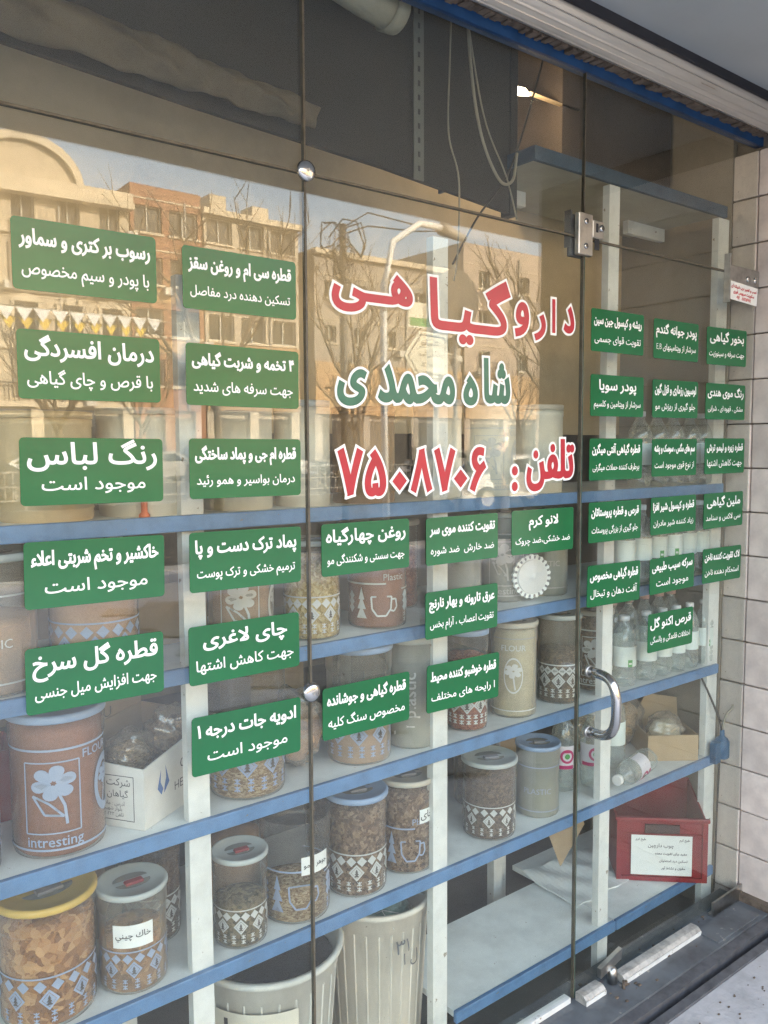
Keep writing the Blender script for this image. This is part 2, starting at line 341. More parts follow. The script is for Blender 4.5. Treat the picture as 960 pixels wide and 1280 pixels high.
class MB:
    """collects boxes, prisms, tubes, lathes and builds one mesh"""
    def __init__(s): s.v = []; s.f = []; s.smooth = []
    def add(s, vs, fs, smooth=False):
        n = len(s.v); s.v += [tuple(v) for v in vs]
        s.f += [tuple(i + n for i in f) for f in fs]; s.smooth += [smooth] * len(fs)
        return s
    def box(s, x0, x1, y0, y1, z0, z1):
        vs = [(x0, y0, z0), (x1, y0, z0), (x1, y1, z0), (x0, y1, z0), (x0, y0, z1), (x1, y0, z1), (x1, y1, z1), (x0, y1, z1)]
        return s.add(vs, [(0, 3, 2, 1), (4, 5, 6, 7), (0, 1, 5, 4), (1, 2, 6, 5), (2, 3, 7, 6), (3, 0, 4, 7)])
    def bevbox(s, x0, x1, y0, y1, z0, z1, b):
        """box with its long edges chamfered"""
        def ring(z, i):
            return [(x0 + b + i, y0 + i, z), (x1 - b - i, y0 + i, z), (x1 - i, y0 + b + i, z), (x1 - i, y1 - b - i, z), (x1 - b - i, y1 - i, z), (x0 + b + i, y1 - i, z), (x0 + i, y1 - b - i, z), (x0 + i, y0 + b + i, z)]
        rs = [ring(z0, b * 0.6), ring(z0 + b, 0), ring(z1 - b, 0), ring(z1, b * 0.6)]
        vs = sum(rs, []); fs = []
        for k in range(3):
            for i in range(8):
                j = (i + 1) % 8
                fs.append((k * 8 + i, k * 8 + j, k * 8 + 8 + j, k * 8 + 8 + i))
        fs.append(tuple(reversed(range(8)))); fs.append(tuple(range(24, 32)))
        return s.add(vs, fs)
    def lathe(s, prof, n=32, c=(0, 0, 0), cap=True, smooth=True, lobes=0, lobe_amp=0.0):
        vs, fs = [], []
        for (r, z) in prof:
            for i in range(n):
                a = 2 * math.pi * i / n
                rr = r
                if lobes and z < lobe_amp[1]: rr = r * (1 + lobe_amp[0] * math.cos(lobes * a))
                vs.append((c[0] + rr * math.cos(a), c[1] + rr * math.sin(a), c[2] + z))
        for k in range(len(prof) - 1):
            for i in range(n):
                j = (i + 1) % n
                fs.append((k * n + i, k * n + j, (k + 1) * n + j, (k + 1) * n + i))
        s.add(vs, fs, smooth)
        if cap:
            base = len(s.v) - len(vs)
            s.f.append(tuple(base + i for i in reversed(range(n)))); s.smooth.append(False)
            s.f.append(tuple(base + (len(prof) - 1) * n + i for i in range(n))); s.smooth.append(False)
        return s
    def tube(s, pts, r, n=8, smooth=True, r2=None):
        pts = [Vector(p) for p in pts]; N = len(pts); vs, fs = [], []
        up = Vector((0.13, 0.21, 0.97))
        for k, p in enumerate(pts):
            t = (pts[min(k + 1, N - 1)] - pts[max(k - 1, 0)]).normalized()
            a = t.cross(up)
            if a.length < 1e-3: a = t.cross(Vector((1, 0, 0)))
            a.normalize(); b = t.cross(a)
            rr = r if r2 is None else r + (r2 - r) * k / max(1, N - 1)
            for i in range(n):
                th = 2 * math.pi * i / n
                vs.append(p + (a * math.cos(th) + b * math.sin(th)) * rr)
        for k in range(N - 1):
            for i in range(n):
                j = (i + 1) % n
                fs.append((k * n + i, k * n + j, (k + 1) * n + j, (k + 1) * n + i))
        fs.append(tuple(reversed(range(n)))); fs.append(tuple((N - 1) * n + i for i in range(n)))
        return s.add(vs, fs, smooth)
    def prism(s, poly, y0, y1):
        """outline in (x, z) given thickness along y"""
        n = len(poly)
        vs = [(x, y0, z) for x, z in poly] + [(x, y1, z) for x, z in poly]
        fs = [tuple(range(n)), tuple(reversed(range(n, 2 * n)))] + [(i, i + n, (i + 1) % n + n, (i + 1) % n) for i in range(n)]
        return s.add(vs, fs)
    def prism_x(s, poly, x0, x1, smooth=False):
        """outline in (y, z) extruded along x"""
        n = len(poly)
        vs = [(x0, y, z) for y, z in poly] + [(x1, y, z) for y, z in poly]
        fs = [tuple(range(n)), tuple(reversed(range(n, 2 * n)))]
        s.add(vs, fs)
        return s.add(vs, [(i, i + n, (i + 1) % n + n, (i + 1) % n) for i in range(n)], smooth)
    def mesh(s, name):
        me = bpy.data.meshes.new(name); me.from_pydata(s.v, [], s.f)
        me.polygons.foreach_set("use_smooth", s.smooth)
        me.update()
        bm = bmesh.new(); bm.from_mesh(me); bmesh.ops.recalc_face_normals(bm, faces=bm.faces); bm.to_mesh(me); bm.free()
        return me
    def build(s, name, m, parent=None, **k):
        return link(name, s.mesh(name), m, parent, **k)

def rounded(w, h, r, n=4):
    pts = []
    for cx, cz, a0 in ((w / 2 - r, h / 2 - r, 0), (-w / 2 + r, h / 2 - r, 90), (-w / 2 + r, -h / 2 + r, 180), (w / 2 - r, -h / 2 + r, 270)):
        for i in range(n + 1):
            a = rad(a0 + 90 * i / n); pts.append((cx + r * math.cos(a), cz + r * math.sin(a)))
    return pts

def solid(name, m, label, cat, boxes, kind='structure', group=None):
    b = MB()
    for bx in boxes: b.box(*bx)
    o = b.build(name, m)
    if kind: o['kind'] = kind
    if kind is None: tag(o, label, cat, group)
    return o

# ------------------------------------------------------------------ Persian lettering (letters joined by hand: presentation forms, set right to left)
FORMS = {}
for cp in list(range(0xFB50, 0xFC00)) + list(range(0xFE80, 0xFEFD)):
    dcm = unicodedata.decomposition(chr(cp)).split()
    if len(dcm) == 2 and dcm[0] in ('<isolated>', '<final>', '<initial>', '<medial>'):
        FORMS.setdefault(chr(int(dcm[1], 16)), {})[dcm[0][1:-1]] = chr(cp)
def shape(s):
    out = []; n = len(s); i = 0
    def joins_next(c): return c == '\u0640' or (c in FORMS and 'initial' in FORMS[c])
    def joins_prev(c): return c == '\u0640' or (c in FORMS and 'final' in FORMS[c])
    while i < n:
        c = s[i]
        if c == '\u200c': i += 1; continue
        prev = i > 0 and joins_next(s[i - 1]) and joins_prev(c)
        if c == 'ل' and i + 1 < n and s[i + 1] == 'ا':
            out.append('\ufefc' if prev else '\ufefb'); i += 2; continue
        nxt = i + 1 < n and joins_next(c) and joins_prev(s[i + 1])
        if c in FORMS:
            f = FORMS[c]
            k = 'medial' if (prev and nxt) else 'final' if prev else 'initial' if nxt else 'isolated'
            out.append(f.get(k) or f.get('isolated') or c)
        else: out.append(c)
        i += 1
    r = ''.join(reversed(out))
    # runs of latin letters and digits keep their own order
    res = ''; run = ''
    for ch in r:
        if ch.isascii() and ch.isalnum() or '\u06f0' <= ch <= '\u06f9': run = ch + run
        else: res += run + ch; run = ''
    return res + run

_ol = {}
def outlines(s, shaped=True):
    """closed outlines of the joined letters, em units"""
    key = (s, shaped)
    if key in _ol: return _ol[key]
    c = bpy.data.curves.new('lettering', 'FONT'); c.body = shape(s) if shaped else s
    c.resolution_u = 2; c.fill_mode = 'NONE'
    o = bpy.data.objects.new('lettering', c); COL.objects.link(o)
    bpy.context.view_layer.update()
    me = bpy.data.meshes.new_from_object(o.evaluated_get(bpy.context.evaluated_depsgraph_get()))
    co = np.array([(v.co.x, v.co.y) for v in me.vertices]); nx = {}
    for e in me.edges:
        a, b = e.vertices
        nx.setdefault(a, []).append(b); nx.setdefault(b, []).append(a)
    bpy.data.objects.remove(o); bpy.data.curves.remove(c); bpy.data.meshes.remove(me)
    seen = set(); loops = []
    for st in range(len(co)):
        if st in seen or st not in nx: continue
        lp = [st]; seen.add(st); cur = st
        while True:
            cand = [q for q in nx[cur] if q not in seen]
            if not cand: break
            cur = st + 1 if (cur == st and st + 1 in cand) else cand[0]
            lp.append(cur); seen.add(cur)
        p = co[lp]
        keep = np.hypot(*(p - np.roll(p, 1, 0)).T) > 1e-4
        p = p[keep]
        if len(p) > 2: loops.append(p)
    allp = np.concatenate(loops)
    _ol[key] = (loops, (allp[:, 0].min(), allp[:, 0].max(), allp[:, 1].min(), allp[:, 1].max()))
    return _ol[key]

_fl = {}
def filled(s, sx, sz, off, shaped=True):
    """letters scaled by sx, sz, thickened by off metres and filled as one sheet (non-zero winding)"""
    key = (s, round(sx, 5), round(sz, 5), round(off, 5), shaped)
    if key in _fl: return _fl[key]
    loops, b = outlines(s, shaped)
    K_ = 1000.0; P_, E_, n0 = [], [], 0
    area = sum(0.5 * np.sum(p[:, 0] * np.roll(p[:, 1], -1) - np.roll(p[:, 0], -1) * p[:, 1]) for p in loops)
    sg = 1.0 if area > 0 else -1.0
    for p in loops:
        q = p * np.array([sx, sz]) * K_
        if off:
            d = np.roll(q, -1, 0) - q; d /= np.maximum(np.hypot(*d.T), 1e-9)[:, None]
            nrm = np.stack([d[:, 1], -d[:, 0]], 1) * sg
            m_ = nrm + np.roll(nrm, 1, 0); L = np.hypot(*m_.T); m_ /= np.maximum(L, 1e-6)[:, None]
            mi = 1.0 / np.clip(L / 2, 0.62, 1.0)
            q = q + m_ * mi[:, None] * off * K_
        k = len(q); P_.append(q); E_ += [(n0 + i, n0 + (i + 1) % k) for i in range(k)]; n0 += k
    P_ = np.concatenate(P_); E_ = np.array(E_)
    vs, _, fs, *_r = geometry.delaunay_2d_cdt([Vector(v) for v in P_], [tuple(int(x) for x in e) for e in E_], [], 0, 1e-3)
    V = np.array([(v.x, v.y) for v in vs]); F = np.array([f[:3] for f in fs])
    C_ = V[F].mean(1)
    A, B = P_[E_[:, 0]], P_[E_[:, 1]]
    wn = np.zeros(len(C_), int)
    for s0 in range(0, len(C_), 2000):
        c = C_[s0:s0 + 2000, None, :]
        cr = (B[:, 0] - A[:, 0]) * (c[..., 1] - A[:, 1]) - (c[..., 0] - A[:, 0]) * (B[:, 1] - A[:, 1])
        up = (A[:, 1] <= c[..., 1]) & (B[:, 1] > c[..., 1]) & (cr > 0)
        dn = (A[:, 1] > c[..., 1]) & (B[:, 1] <= c[..., 1]) & (cr < 0)
        wn[s0:s0 + 2000] = up.sum(1) - dn.sum(1)
    F = F[wn != 0]
    used = np.unique(F); mp = {int(u): i for i, u in enumerate(used)}
    _fl[key] = ([tuple(v / K_) for v in V[used]], [tuple(mp[int(i)] for i in f) for f in F])
    return _fl[key]

def text_mesh(s, offset=0.0, shaped=True, res=2):
    vs, fs = filled(s, 1.0, 1.0, offset * 0.5, shaped)
    return vs, fs, outlines(s, shaped)[1]

def text_fit(s, x0, x1, z0, z1, y, off=0.0, shaped=True):
    """letters stretched into the box, then thickened"""
    b = outlines(s, shaped)[1]
    sx = (x1 - x0) / (b[1] - b[0]); sz = (z1 - z0) / (b[3] - b[2])
    vs, fs = filled(s, sx, sz, off, shaped)
    return [(x0 + v[0] - b[0] * sx, y, z0 + v[1] - b[2] * sz) for v in vs], fs

def text_line(s, cx, cz, em, maxw, y, off=0.0, shaped=True, wide=1.0):
    b = outlines(s, shaped)[1]
    sx = em * wide
    if (b[1] - b[0]) * sx > maxw: sx = maxw / (b[1] - b[0])
    vs, fs = filled(s, sx, em, off * 0.03, shaped)
    mx = (b[0] + b[1]) / 2 * sx
    return [(cx + v[0] - mx, y, cz + v[1] - 0.26 * em) for v in vs], fs

# ------------------------------------------------------------------ ground and street (setting)
solid('pavement', M['concrete'], '', '', [(-14, 14, -8.2, -0.198, -0.35, -0.055)])
solid('threshold', M['sill'], '', '', [(-3.0, 2.56, -0.118, 0.06, -0.35, -0.034)])
solid('shutter_channel', M['sill_dark'], '', '', [(-3.0, 2.9, -0.150, -0.119, -0.2, -0.040), (-3.0, 2.9, -0.197, -0.172, -0.2, -0.048), (-3.0, 2.9, -0.171, -0.151, -0.2, -0.080)])
solid('ground', M['asphalt'], '', '', [(-260, 260, -260, 260, -0.9, -0.36)])
solid('road', M['asphalt'], '', '', [(-120, 150, -36.0, -8.5, -0.40, -0.20)])
solid('kerb', M['kerb'], '', '', [(-120, 150, -8.5, -8.2, -0.40, -0.045), (-120, 150, -36.3, -36.0, -0.40, -0.045)])
solid('far_pavement', M['concrete'], '', '', [(-120, 150, -45.5, -36.3, -0.40, -0.05)])
solid('road_marking', M['line'], '', '', [(x, x + 3, -22.1, -21.95, -0.21, -0.196) for x in range(-40, 90, 6)])
# street pavers laid diagonally in front of the shop, each a piece of the pavement
pav = MB().box(-14, 16, -8.2, -1.2, -0.0555, -0.0545)
pv = bpy.data.objects['pavement']
me_p = MB().bevbox(-0.147, 0.147, -0.147, 0.147, 0, 0.022, 0.006).mesh('paving_slab'); me_p.materials.append(M['paving'])
cnt = 0
for i in range(-12, 22):
    for j in range(-12, 22):
        if cnt >= 300: break
        a = rad(33); u, v = i * 0.30, j * 0.30
        x = 4.6 + u * math.cos(a) - v * math.sin(a); y = -3.4 + u * math.sin(a) + v * math.cos(a)
        if 2.6 < x < 7.6 and -6.2 < y < -1.3:
            o = link('paving_slab', me_p, None, pv, (x, y, -0.055), (0, 0, a)); cnt += 1

# ------------------------------------------------------------------ the shop's own building
solid('room_floor', M['floor'], '', '', [(-1.4, 4.5, 0.0601, 3.6, -0.30, -0.12)])
solid('room_wall', M['room'], '', '', [(-1.5, 4.6, 3.6, 3.8, -0.35, 2.9), (-1.6, -1.4, 0.0, 3.6, -0.35, 2.9), (4.5, 4.7, 0.7, 3.6, -0.35, 2.9)])
solid('room_ceiling', M['room'], '', '', [(-1.4, 4.5, 0.05, 3.6, 2.9, 2.999)])
b = MB().box(-9, 12, 0.0, 9, 3.0, 4.5)
b.box(-9, -1.6, 0.0, 9, -0.35, 3.0); b.box(2.90, 12, 0.0, 0.7, -0.35, 3.0); b.box(4.7, 12, 0.7, 9, -0.35, 3.0)
tag(b.build('shop_building', M['facade_own']), 'rendered building that carries the shop front and its deep overhang', 'building')
b = MB().box(-9, 12, -1.50, -0.112, 2.472, 2.51).box(-9, 12, -1.50, -1.46, 2.511, 2.95).box(-9, 12, -1.46, -0.001, 2.951, 2.999)
tag(b.build('overhang', M['soffit']), 'smooth grey composite overhang above the rolling shutter', 'canopy')

# stone return wall at the right of the window: each stone a part
wl = empty('stone_wall', (2.56, 0, 0), 'pinkish white stone return wall right of the door, dark joints between blocks', 'wall')
MB().box(0.016, 0.34, -0.9, 0.6, -0.30, 2.468).build('core', M['mortar'], wl)
MB().box(0.0161, 0.34, 0.001, 0.6, 2.4685, 2.95).build('core', M['mortar'], wl)
me_s = [MB().bevbox(0, 0.03, -0.2985, 0.2985, 0.0022, 0.1388, 0.003).mesh('stone_block') for _ in range(1)][0]
me_s.materials.append(M['stone'])
me_h = MB().bevbox(0, 0.03, 0.0015, 0.082, 0.0022, 0.1388, 0.003).mesh('stone_block'); me_h.materials.append(M['stone'])
MB().box(-0.004, 0.0150, 0.084, 0.6, -0.30, 2.95).build('plaster_lining', M['room'], wl)
k = 0
z = 1.67 - 0.141 * 13
while z < 2.30:
    for yj in (-0.602, 0.0):
        jit = random.uniform(-0.003, 0.003)
        o = link('stone_block', me_s if yj < 0 else me_h, None, wl, (jit, (-0.3005 if yj < 0 else 0.0), z))
        k += 1
    z += 0.141

# ------------------------------------------------------------------ shop front: glass, seams, frame
ZT, ZB = 1.985, -0.03
XL, XS1, XS2, XR = -0.62, 0.888, 1.719, 2.557
G = 0.0022
def pane(name, x0, x1, z0, z1, label, group=None):
    o = MB().box(x0 + G, x1 - G, 0.0, 0.008, z0 + G, z1 - G).build(name, M['glass'])
    return tag(o, label, 'glass pane', group)
pane('window_pane', XL, XS1, ZB, ZT, 'large fixed glass pane at the left behind the two left columns of green signs')
pane('window_pane', XS1, XS2, ZB, ZT, 'middle fixed glass pane carrying the big red and green lettering')
pane('glass_door', XS2, XR, ZB, ZT, 'frameless glass door with a chrome handle beside the stone wall')
pane('fixed_glass', XL, XS1, ZT, 2.385, 'left transom glass above the left pane, under the blue frame')
pane('fixed_glass', XS1, XS2, ZT, 2.385, 'middle transom glass above the red lettering, under the blue frame')
pane('fixed_glass', XS2, XR, ZT, 2.385, 'right transom glass above the door, under the blue frame')
t = empty('pane_seam', (XS1, 0, 0), 'vertical silicone seam between the left and the middle glass pane', 'seam')
MB().box(-G, G, -0.0008, 0.0088, ZB, 2.385).build('seal', M['silicone'], t)
t = empty('pane_seam', (XS2, 0, 0), 'dark vertical gap between the middle glass pane and the door', 'seam')
MB().box(-G, G * 0.2, -0.0008, 0.0088, ZB, 2.385).build('seal', M['silicone'], t)
MB().box(G * 0.6, G * 2.0, -0.0004, 0.0084, ZB, ZT - 0.02).build('door_edge', M['glass_edge'], t)
t = empty('transom_seam', (0, 0, ZT), 'horizontal joint between the lower panes and the transom glass', 'seam')
MB().box(XL, XS1 - G * 1.1, -0.0006, 0.0086, -G, G).box(XS1 + G * 1.1, XS2 - G * 1.1, -0.0006, 0.0086, -G, G).box(XS2 + G * 2.1, XR - 0.004, -0.0006, 0.0086, -G, G).build('seal', M['silicone'], t)
tag(MB().box(-1.2, 2.575, -0.004, 0.022, 2.386, 2.413).build('top_frame', M['blue_frame']), 'blue painted steel frame along the top of the glass', 'frame')
tag(MB().box(-1.2, 1.700, -0.006, 0.016, -0.033, -0.018).build('bottom_channel', M['white_paint']), 'white metal channel along the foot of the fixed panes', 'frame')
# rolling shutter hood
sh = empty('shutter_hood', (0, 0, 2.4), 'long beige rolling shutter hood above the blue frame', 'shutter')
prof = [(-0.028, 0.014), (-0.040, 0.006), (-0.055, 0.003), (-0.060, 0.0065), (-0.078, 0.013), (-0.092, 0.026), (-0.099, 0.040), (-0.1015, 0.046), (-0.101, 0.060), (-0.028, 0.060)]
MB().prism_x(prof, -3.0, 3.0, True).build('hood', M['shutter'], sh)
MB().prism_x([(-0.0565, 0.0032), (-0.0535, 0.0012), (-0.0505, 0.0032)], -3.0, 3.0).prism_x([(-0.0965, 0.0335), (-0.0975, 0.0305), (-0.0945, 0.0305)], -3.0, 3.0).prism_x([(-0.0700, 0.0105), (-0.0690, 0.0075), (-0.0665, 0.0095)], -3.0, 3.0).prism_x([(-0.0845, 0.0185), (-0.0825, 0.0145), (-0.0785, 0.0135)], -3.0, 3.0).build('hood_rib', M['shutter'], sh)
MB().box(-3.0, 3.0, -0.1115, -0.103, 0.050, 0.110).build('gasket', M['black'], sh)
bb = MB(); random.seed(3)
x = -1.2
while x < 2.55:
    L = random.uniform(0.006, 0.022); bb.box(x, x + L, -0.026 - random.uniform(0, 0.008), -0.0045, 0.013 - random.uniform(0.0, 0.010), 0.030); x += L * 0.93
bb.box(-1.2, 2.55, -0.027, 0.0, 0.030, 0.06)
bb.build('crumbling_mortar', M['rust'], sh)
# small maker's sticker on the hood
st = empty('hood_sticker', (2.115, -0.089, 2.4235), 'small faded sticker on the beige shutter hood', 'sticker')
st.rotation_euler = (rad(-52), 0, 0)
MB().box(-0.033, 0.033, -0.0012, 0.0, -0.012, 0.014).build('paper', M['card_in'], st)
bb = MB()
bb.add(*text_line('ارتباط', 0.0, 0.006, 0.012, 0.05, -0.0016, 0.01)); bb.add(*text_line('کرکره برقی', 0.0, -0.004, 0.007, 0.055, -0.0016, 0.01))
bb.box(-0.022, 0.022, -0.0016, -0.0012, -0.0105, -0.0075)
bb.build('lettering', M['ink'], st)

# round steel caps on the left seam
def disc(x, z, label):
    t = empty('glass_clamp', (x, 0, z), label, 'glass clamp', 'round steel clamps on the left seam')
    MB().lathe([(0.0005, 0.011), (0.009, 0.0105), (0.0155, 0.009), (0.019, 0.006), (0.020, 0.003), (0.020, 0.0)], 32, cap=False).build('cap', M['chrome'], t, rot=(rad(90), 0, 0), loc=(0, -0.001, 0))
    MB().lathe([(0.003, 0.0125), (0.0032, 0.0105)], 12, cap=True).build('screw', M['steel'], t, rot=(rad(90), 0, 0), loc=(0, -0.001, 0))
disc(0.889, 1.988, 'upper round steel clamp where the left seam meets the transom joint')
disc(0.887, 0.975, 'lower round steel clamp on the left seam between green signs')

# door patch lock above
t = empty('door_lock', (1.713, -0.001, 1.990), 'steel patch lock plate at the top left corner of the door', 'lock')
MB().bevbox(-0.034, 0.020, -0.016, 0.0, -0.052, 0.050, 0.002).build('plate', M['steel'], t)
MB().bevbox(0.0215, 0.066, -0.014, 0.0, -0.004, 0.040, 0.002).build('keeper', M['steel'], t)
MB().box(0.034, 0.042, -0.015, -0.0142, 0.010, 0.032).box(0.028, 0.046, -0.0152, -0.0145, -0.034, -0.006).build('slot', M['black'], t)
for q in (-0.030, 0.030):
    MB().lathe([(0.0075, 0), (0.0075, 0.003), (0.005, 0.0045)], 16).build('bolt', M['chrome'], t, rot=(rad(90), 0, 0), loc=(-0.008, -0.016, q))
MB().lathe([(0.0085, 0), (0.0085, 0.006), (0.006, 0.008)], 16).build('bolt', M['chrome'], t, rot=(rad(90), 0, 0), loc=(0.052, -0.014, 0.021))
MB().box(-0.036, -0.031, 0.009, 0.03, -0.03, 0.06).box(-0.034, 0.020, 0.009, 0.022, -0.052, 0.050).build('inner_plate', M['sill_dark'], t)
# hinge patch at right and its hanging paper
t = empty('door_hinge_patch', (2.470, -0.001, 1.965), 'grey steel hinge patch at the top right corner of the door', 'hinge')
MB().bevbox(-0.088, 0.085, -0.014, 0.0, -0.030, 0.036, 0.003).build('plate', M['steel'], t)
for q in (0.015, 0.058): MB().lathe([(0.010, 0), (0.010, 0.004), (0.006, 0.006)], 16).build('bolt', M['chrome'], t, rot=(rad(90), 0, 0), loc=(q, -0.014, 0.004))
MB().box(-0.096, -0.088, -0.018, 0.0, -0.075, 0.068).build('edge_strip', M['steel'], t)
t = empty('notice', (2.458, -0.018, 1.922), 'small white notice with red writing tilted below the hinge patch', 'paper notice')
t.rotation_euler = (0, rad(3), 0)
MB().box(-0.080, 0.080, -0.0006, 0.0006, -0.026, 0.028).build('paper', M['paper'], t)
bb = MB()
for i, s_ in enumerate(('نصب و تعمیر درب شیشه ای', 'سکوریت سرویس فوری', '۸۸۲۵۶۷۷۱ - ۰۹۱۲')):
    bb.add(*text_line(s_, 0.0, 0.014 - i * 0.0155, 0.013, 0.145, -0.0010, 0.02))
bb.build('lettering', M['ink_red'], t)

# door handle: a steel D on two feet
t = empty('pull_bar', (1.760, 0, 0.785), 'curved chrome D shaped pull handle at the left edge of the door', 'handle')
pts = []
H_ = 0.082
for i in range(25):
    a = math.pi * i / 24
    ry = 0.086
    z = H_ * math.copysign(abs(math.cos(a)) ** 0.75, math.cos(a)); y = -0.006 - ry * abs(math.sin(a)) ** 0.5
    pts.append((0, y, z))
MB().tube(pts, 0.0130, 18).build('grip', M['chrome'], t)
for s_ in (-1, 1): MB().lathe([(0.016, 0), (0.016, 0.006), (0.0125, 0.008)], 20).build('mount', M['steel'], t, rot=(rad(90), 0, 0), loc=(0, 0, s_ * H_))

# bits along the threshold
def clip(name, label, x0, x1, y0, y1, z0, z1, m, cat='metal clip'):
    t = empty(name, ((x0 + x1) / 2, (y0 + y1) / 2, z0), label, cat)
    hx, hy, h = (x1 - x0) / 2, (y1 - y0) / 2, z1 - z0
    MB().prism_x([(-hy, 0), (-hy, h * 0.62), (-hy * 0.5, h * 0.95), (0, h), (hy, h * 0.95), (hy, 0)], -hx, hx).build('bar', m, t)
    return t
t = clip('door_rail', 'long silvery aluminium bar at the foot of the door', 1.880, 2.262, -0.048, -0.014, -0.034, -0.011, M['alu'], 'rail')
MB().box(-0.191, 0.191, -0.0195, -0.0175, 0.0005, 0.012).build('front_lip', M['white_paint'], t)
t = clip('rail_end', 'short white metal stub beside the door gap on the threshold', 1.722, 1.806, -0.040, -0.004, -0.034, -0.010, M['alu'], 'rail')
MB().box(-0.042, 0.042, -0.0205, -0.0185, 0.0005, 0.012).build('front_lip', M['white_paint'], t)
t = empty('floor_bolt', (1.872, -0.004, -0.034), 'tarnished steel bottom door pivot with its tilted cover plate', 'bolt')
MB().prism([(-0.060, 0.030), (0.030, 0.052), (0.034, 0.082), (-0.062, 0.058)], -0.016, -0.003).build('cover', M['steel'], t)
MB().lathe([(0.014, 0), (0.014, 0.03), (0.010, 0.042), (0.003, 0.046)], 18).build('pivot', M['steel'], t, loc=(-0.012, -0.018, 0.002))
MB().lathe([(0.007, 0), (0.007, 0.012)], 12).build('knob', M['rust'], t, loc=(0.008, -0.045, 0.0))
MB().lathe([(0.005, 0), (0.004, 0.014)], 12).build('knob', M['rust'], t, loc=(-0.008, -0.052, 0.0))
t = empty('door_stop', (2.465, 0, -0.034), 'grey steel angle standing at the wall end of the threshold', 'metal clip')
MB().prism([(-0.085, 0.0), (0.088, 0.0), (0.088, 0.050), (-0.085, 0.044)], -0.020, -0.013).build('plate', M['steel'], t)
MB().box(-0.085, 0.088, -0.0125, -0.001, 0.0, 0.006).build('foot', M['steel'], t)
bb = MB(); random.seed(11)
for i in range(46):
    x = random.uniform(1.75, 2.5); y = random.uniform(-0.012, 0.028) if i % 2 else random.uniform(-0.10, -0.01); s_ = random.uniform(0.002, 0.006)
    bb.bevbox(x - s_, x + s_, y - s_ * 0.7, y + s_ * 0.7, -0.034, -0.034 + s_ * 0.7, s_ * 0.3)
for i in range(60):
    x = random.uniform(1.5, 2.6); y = random.uniform(-0.33, -0.22); s_ = random.uniform(0.001, 0.004)
    bb.bevbox(x - s_, x + s_, y - s_ * 0.7, y + s_ * 0.7, -0.055, -0.055 + s_ * 0.7, s_ * 0.3)
tag(bb.build('grit', M['rust']), kind='stuff', label='crumbs of rust and grit scattered on the threshold and pavement', cat='grit')
solid('wall_foot', M['rust'], '', '', [(2.535, 2.562, -0.2, 0.0, -0.06, -0.012)])
solid('threshold_slab', M['sill'], '', '', [(2.26, 2.50, -0.108, -0.03, -0.0335, -0.0285)])

# ------------------------------------------------------------------ green signs
def green_sign(cx, cz, w, h, ang, top, bottom, label, em1=0.040, em2=0.030, off=0.022):
    t = empty('green_sign', (cx, -0.0012, cz), label, 'sign', 'green vinyl signs stuck on the shop window')
    t.rotation_euler = (0, -rad(ang), 0)
    MB().prism(rounded(w, h, 0.007), -0.0006, 0.0006).build('panel', M['sticker_green'], t)
    MB().add(*text_line(top, 0, 0.0245, em1 * 0.80, w * 0.90, -0.0010, 0.030, True, 1.22)).build('headline', M['sticker_white'], t)
    MB().add(*text_line(bottom, 0, -0.0225, em2 * 0.78, w * 0.88, -0.0010, 0.009, True, 1.22)).build('subline', M['sticker_white'], t)
    return t
SG = {1: (0.469, 1.765, 0.232, 0.110, -0.1), 2: (0.471, 1.596, 0.232, 0.108, -0.1), 3: (0.470, 1.427, 0.235, 0.108, -0.6), 4: (0.469, 1.261, 0.233, 0.108, -0.9), 5: (0.464, 1.091, 0.231, 0.108, -0.6), 6: (0.748, 1.761, 0.231, 0.108, -0.2), 7: (0.751, 1.593, 0.232, 0.109, -0.6), 8: (0.753, 1.426, 0.232, 0.108, -0.4), 9: (0.750, 1.257, 0.234, 0.109, -0.7), 10: (0.744, 1.088, 0.233, 0.108, -0.1), 11: (0.745, 0.918, 0.232, 0.110, -1.0), 12: (1.029, 1.257, 0.227, 0.106, -0.2), 13: (1.303, 1.254, 0.224, 0.106, 0.1), 14: (1.576, 1.254, 0.228, 0.108, -0.3), 15: (1.302, 1.088, 0.226, 0.106, -0.3), 16: (1.028, 0.921, 0.228, 0.108, -0.5), 17: (1.307, 0.920, 0.228, 0.109, -1.0), 18: (1.863, 1.761, 0.225, 0.109, 0.2), 19: (1.866, 1.594, 0.229, 0.108, 0.2), 20: (1.865, 1.427, 0.229, 0.110, -0.2), 21: (1.865, 1.261, 0.228, 0.107, -0.3), 22: (1.865, 1.091, 0.231, 0.111, -1.1), 23: (2.133, 1.759, 0.222, 0.109, 0.1), 24: (2.135, 1.594, 0.226, 0.106, 0.3), 25: (2.137, 1.428, 0.223, 0.106, -0.1), 26: (2.139, 1.263, 0.227, 0.107, 0.3), 27: (2.139, 1.091, 0.224, 0.103, 0.6), 28: (2.137, 0.926, 0.227, 0.112, -0.9), 29: (2.401, 1.759, 0.224, 0.111, 0.8), 30: (2.402, 1.594, 0.224, 0.108, 0.1), 31: (2.406, 1.429, 0.226, 0.108, -0.1), 32: (2.407, 1.263, 0.224, 0.108, 0.2), 33: (2.407, 1.094, 0.220, 0.106, -0.6)}
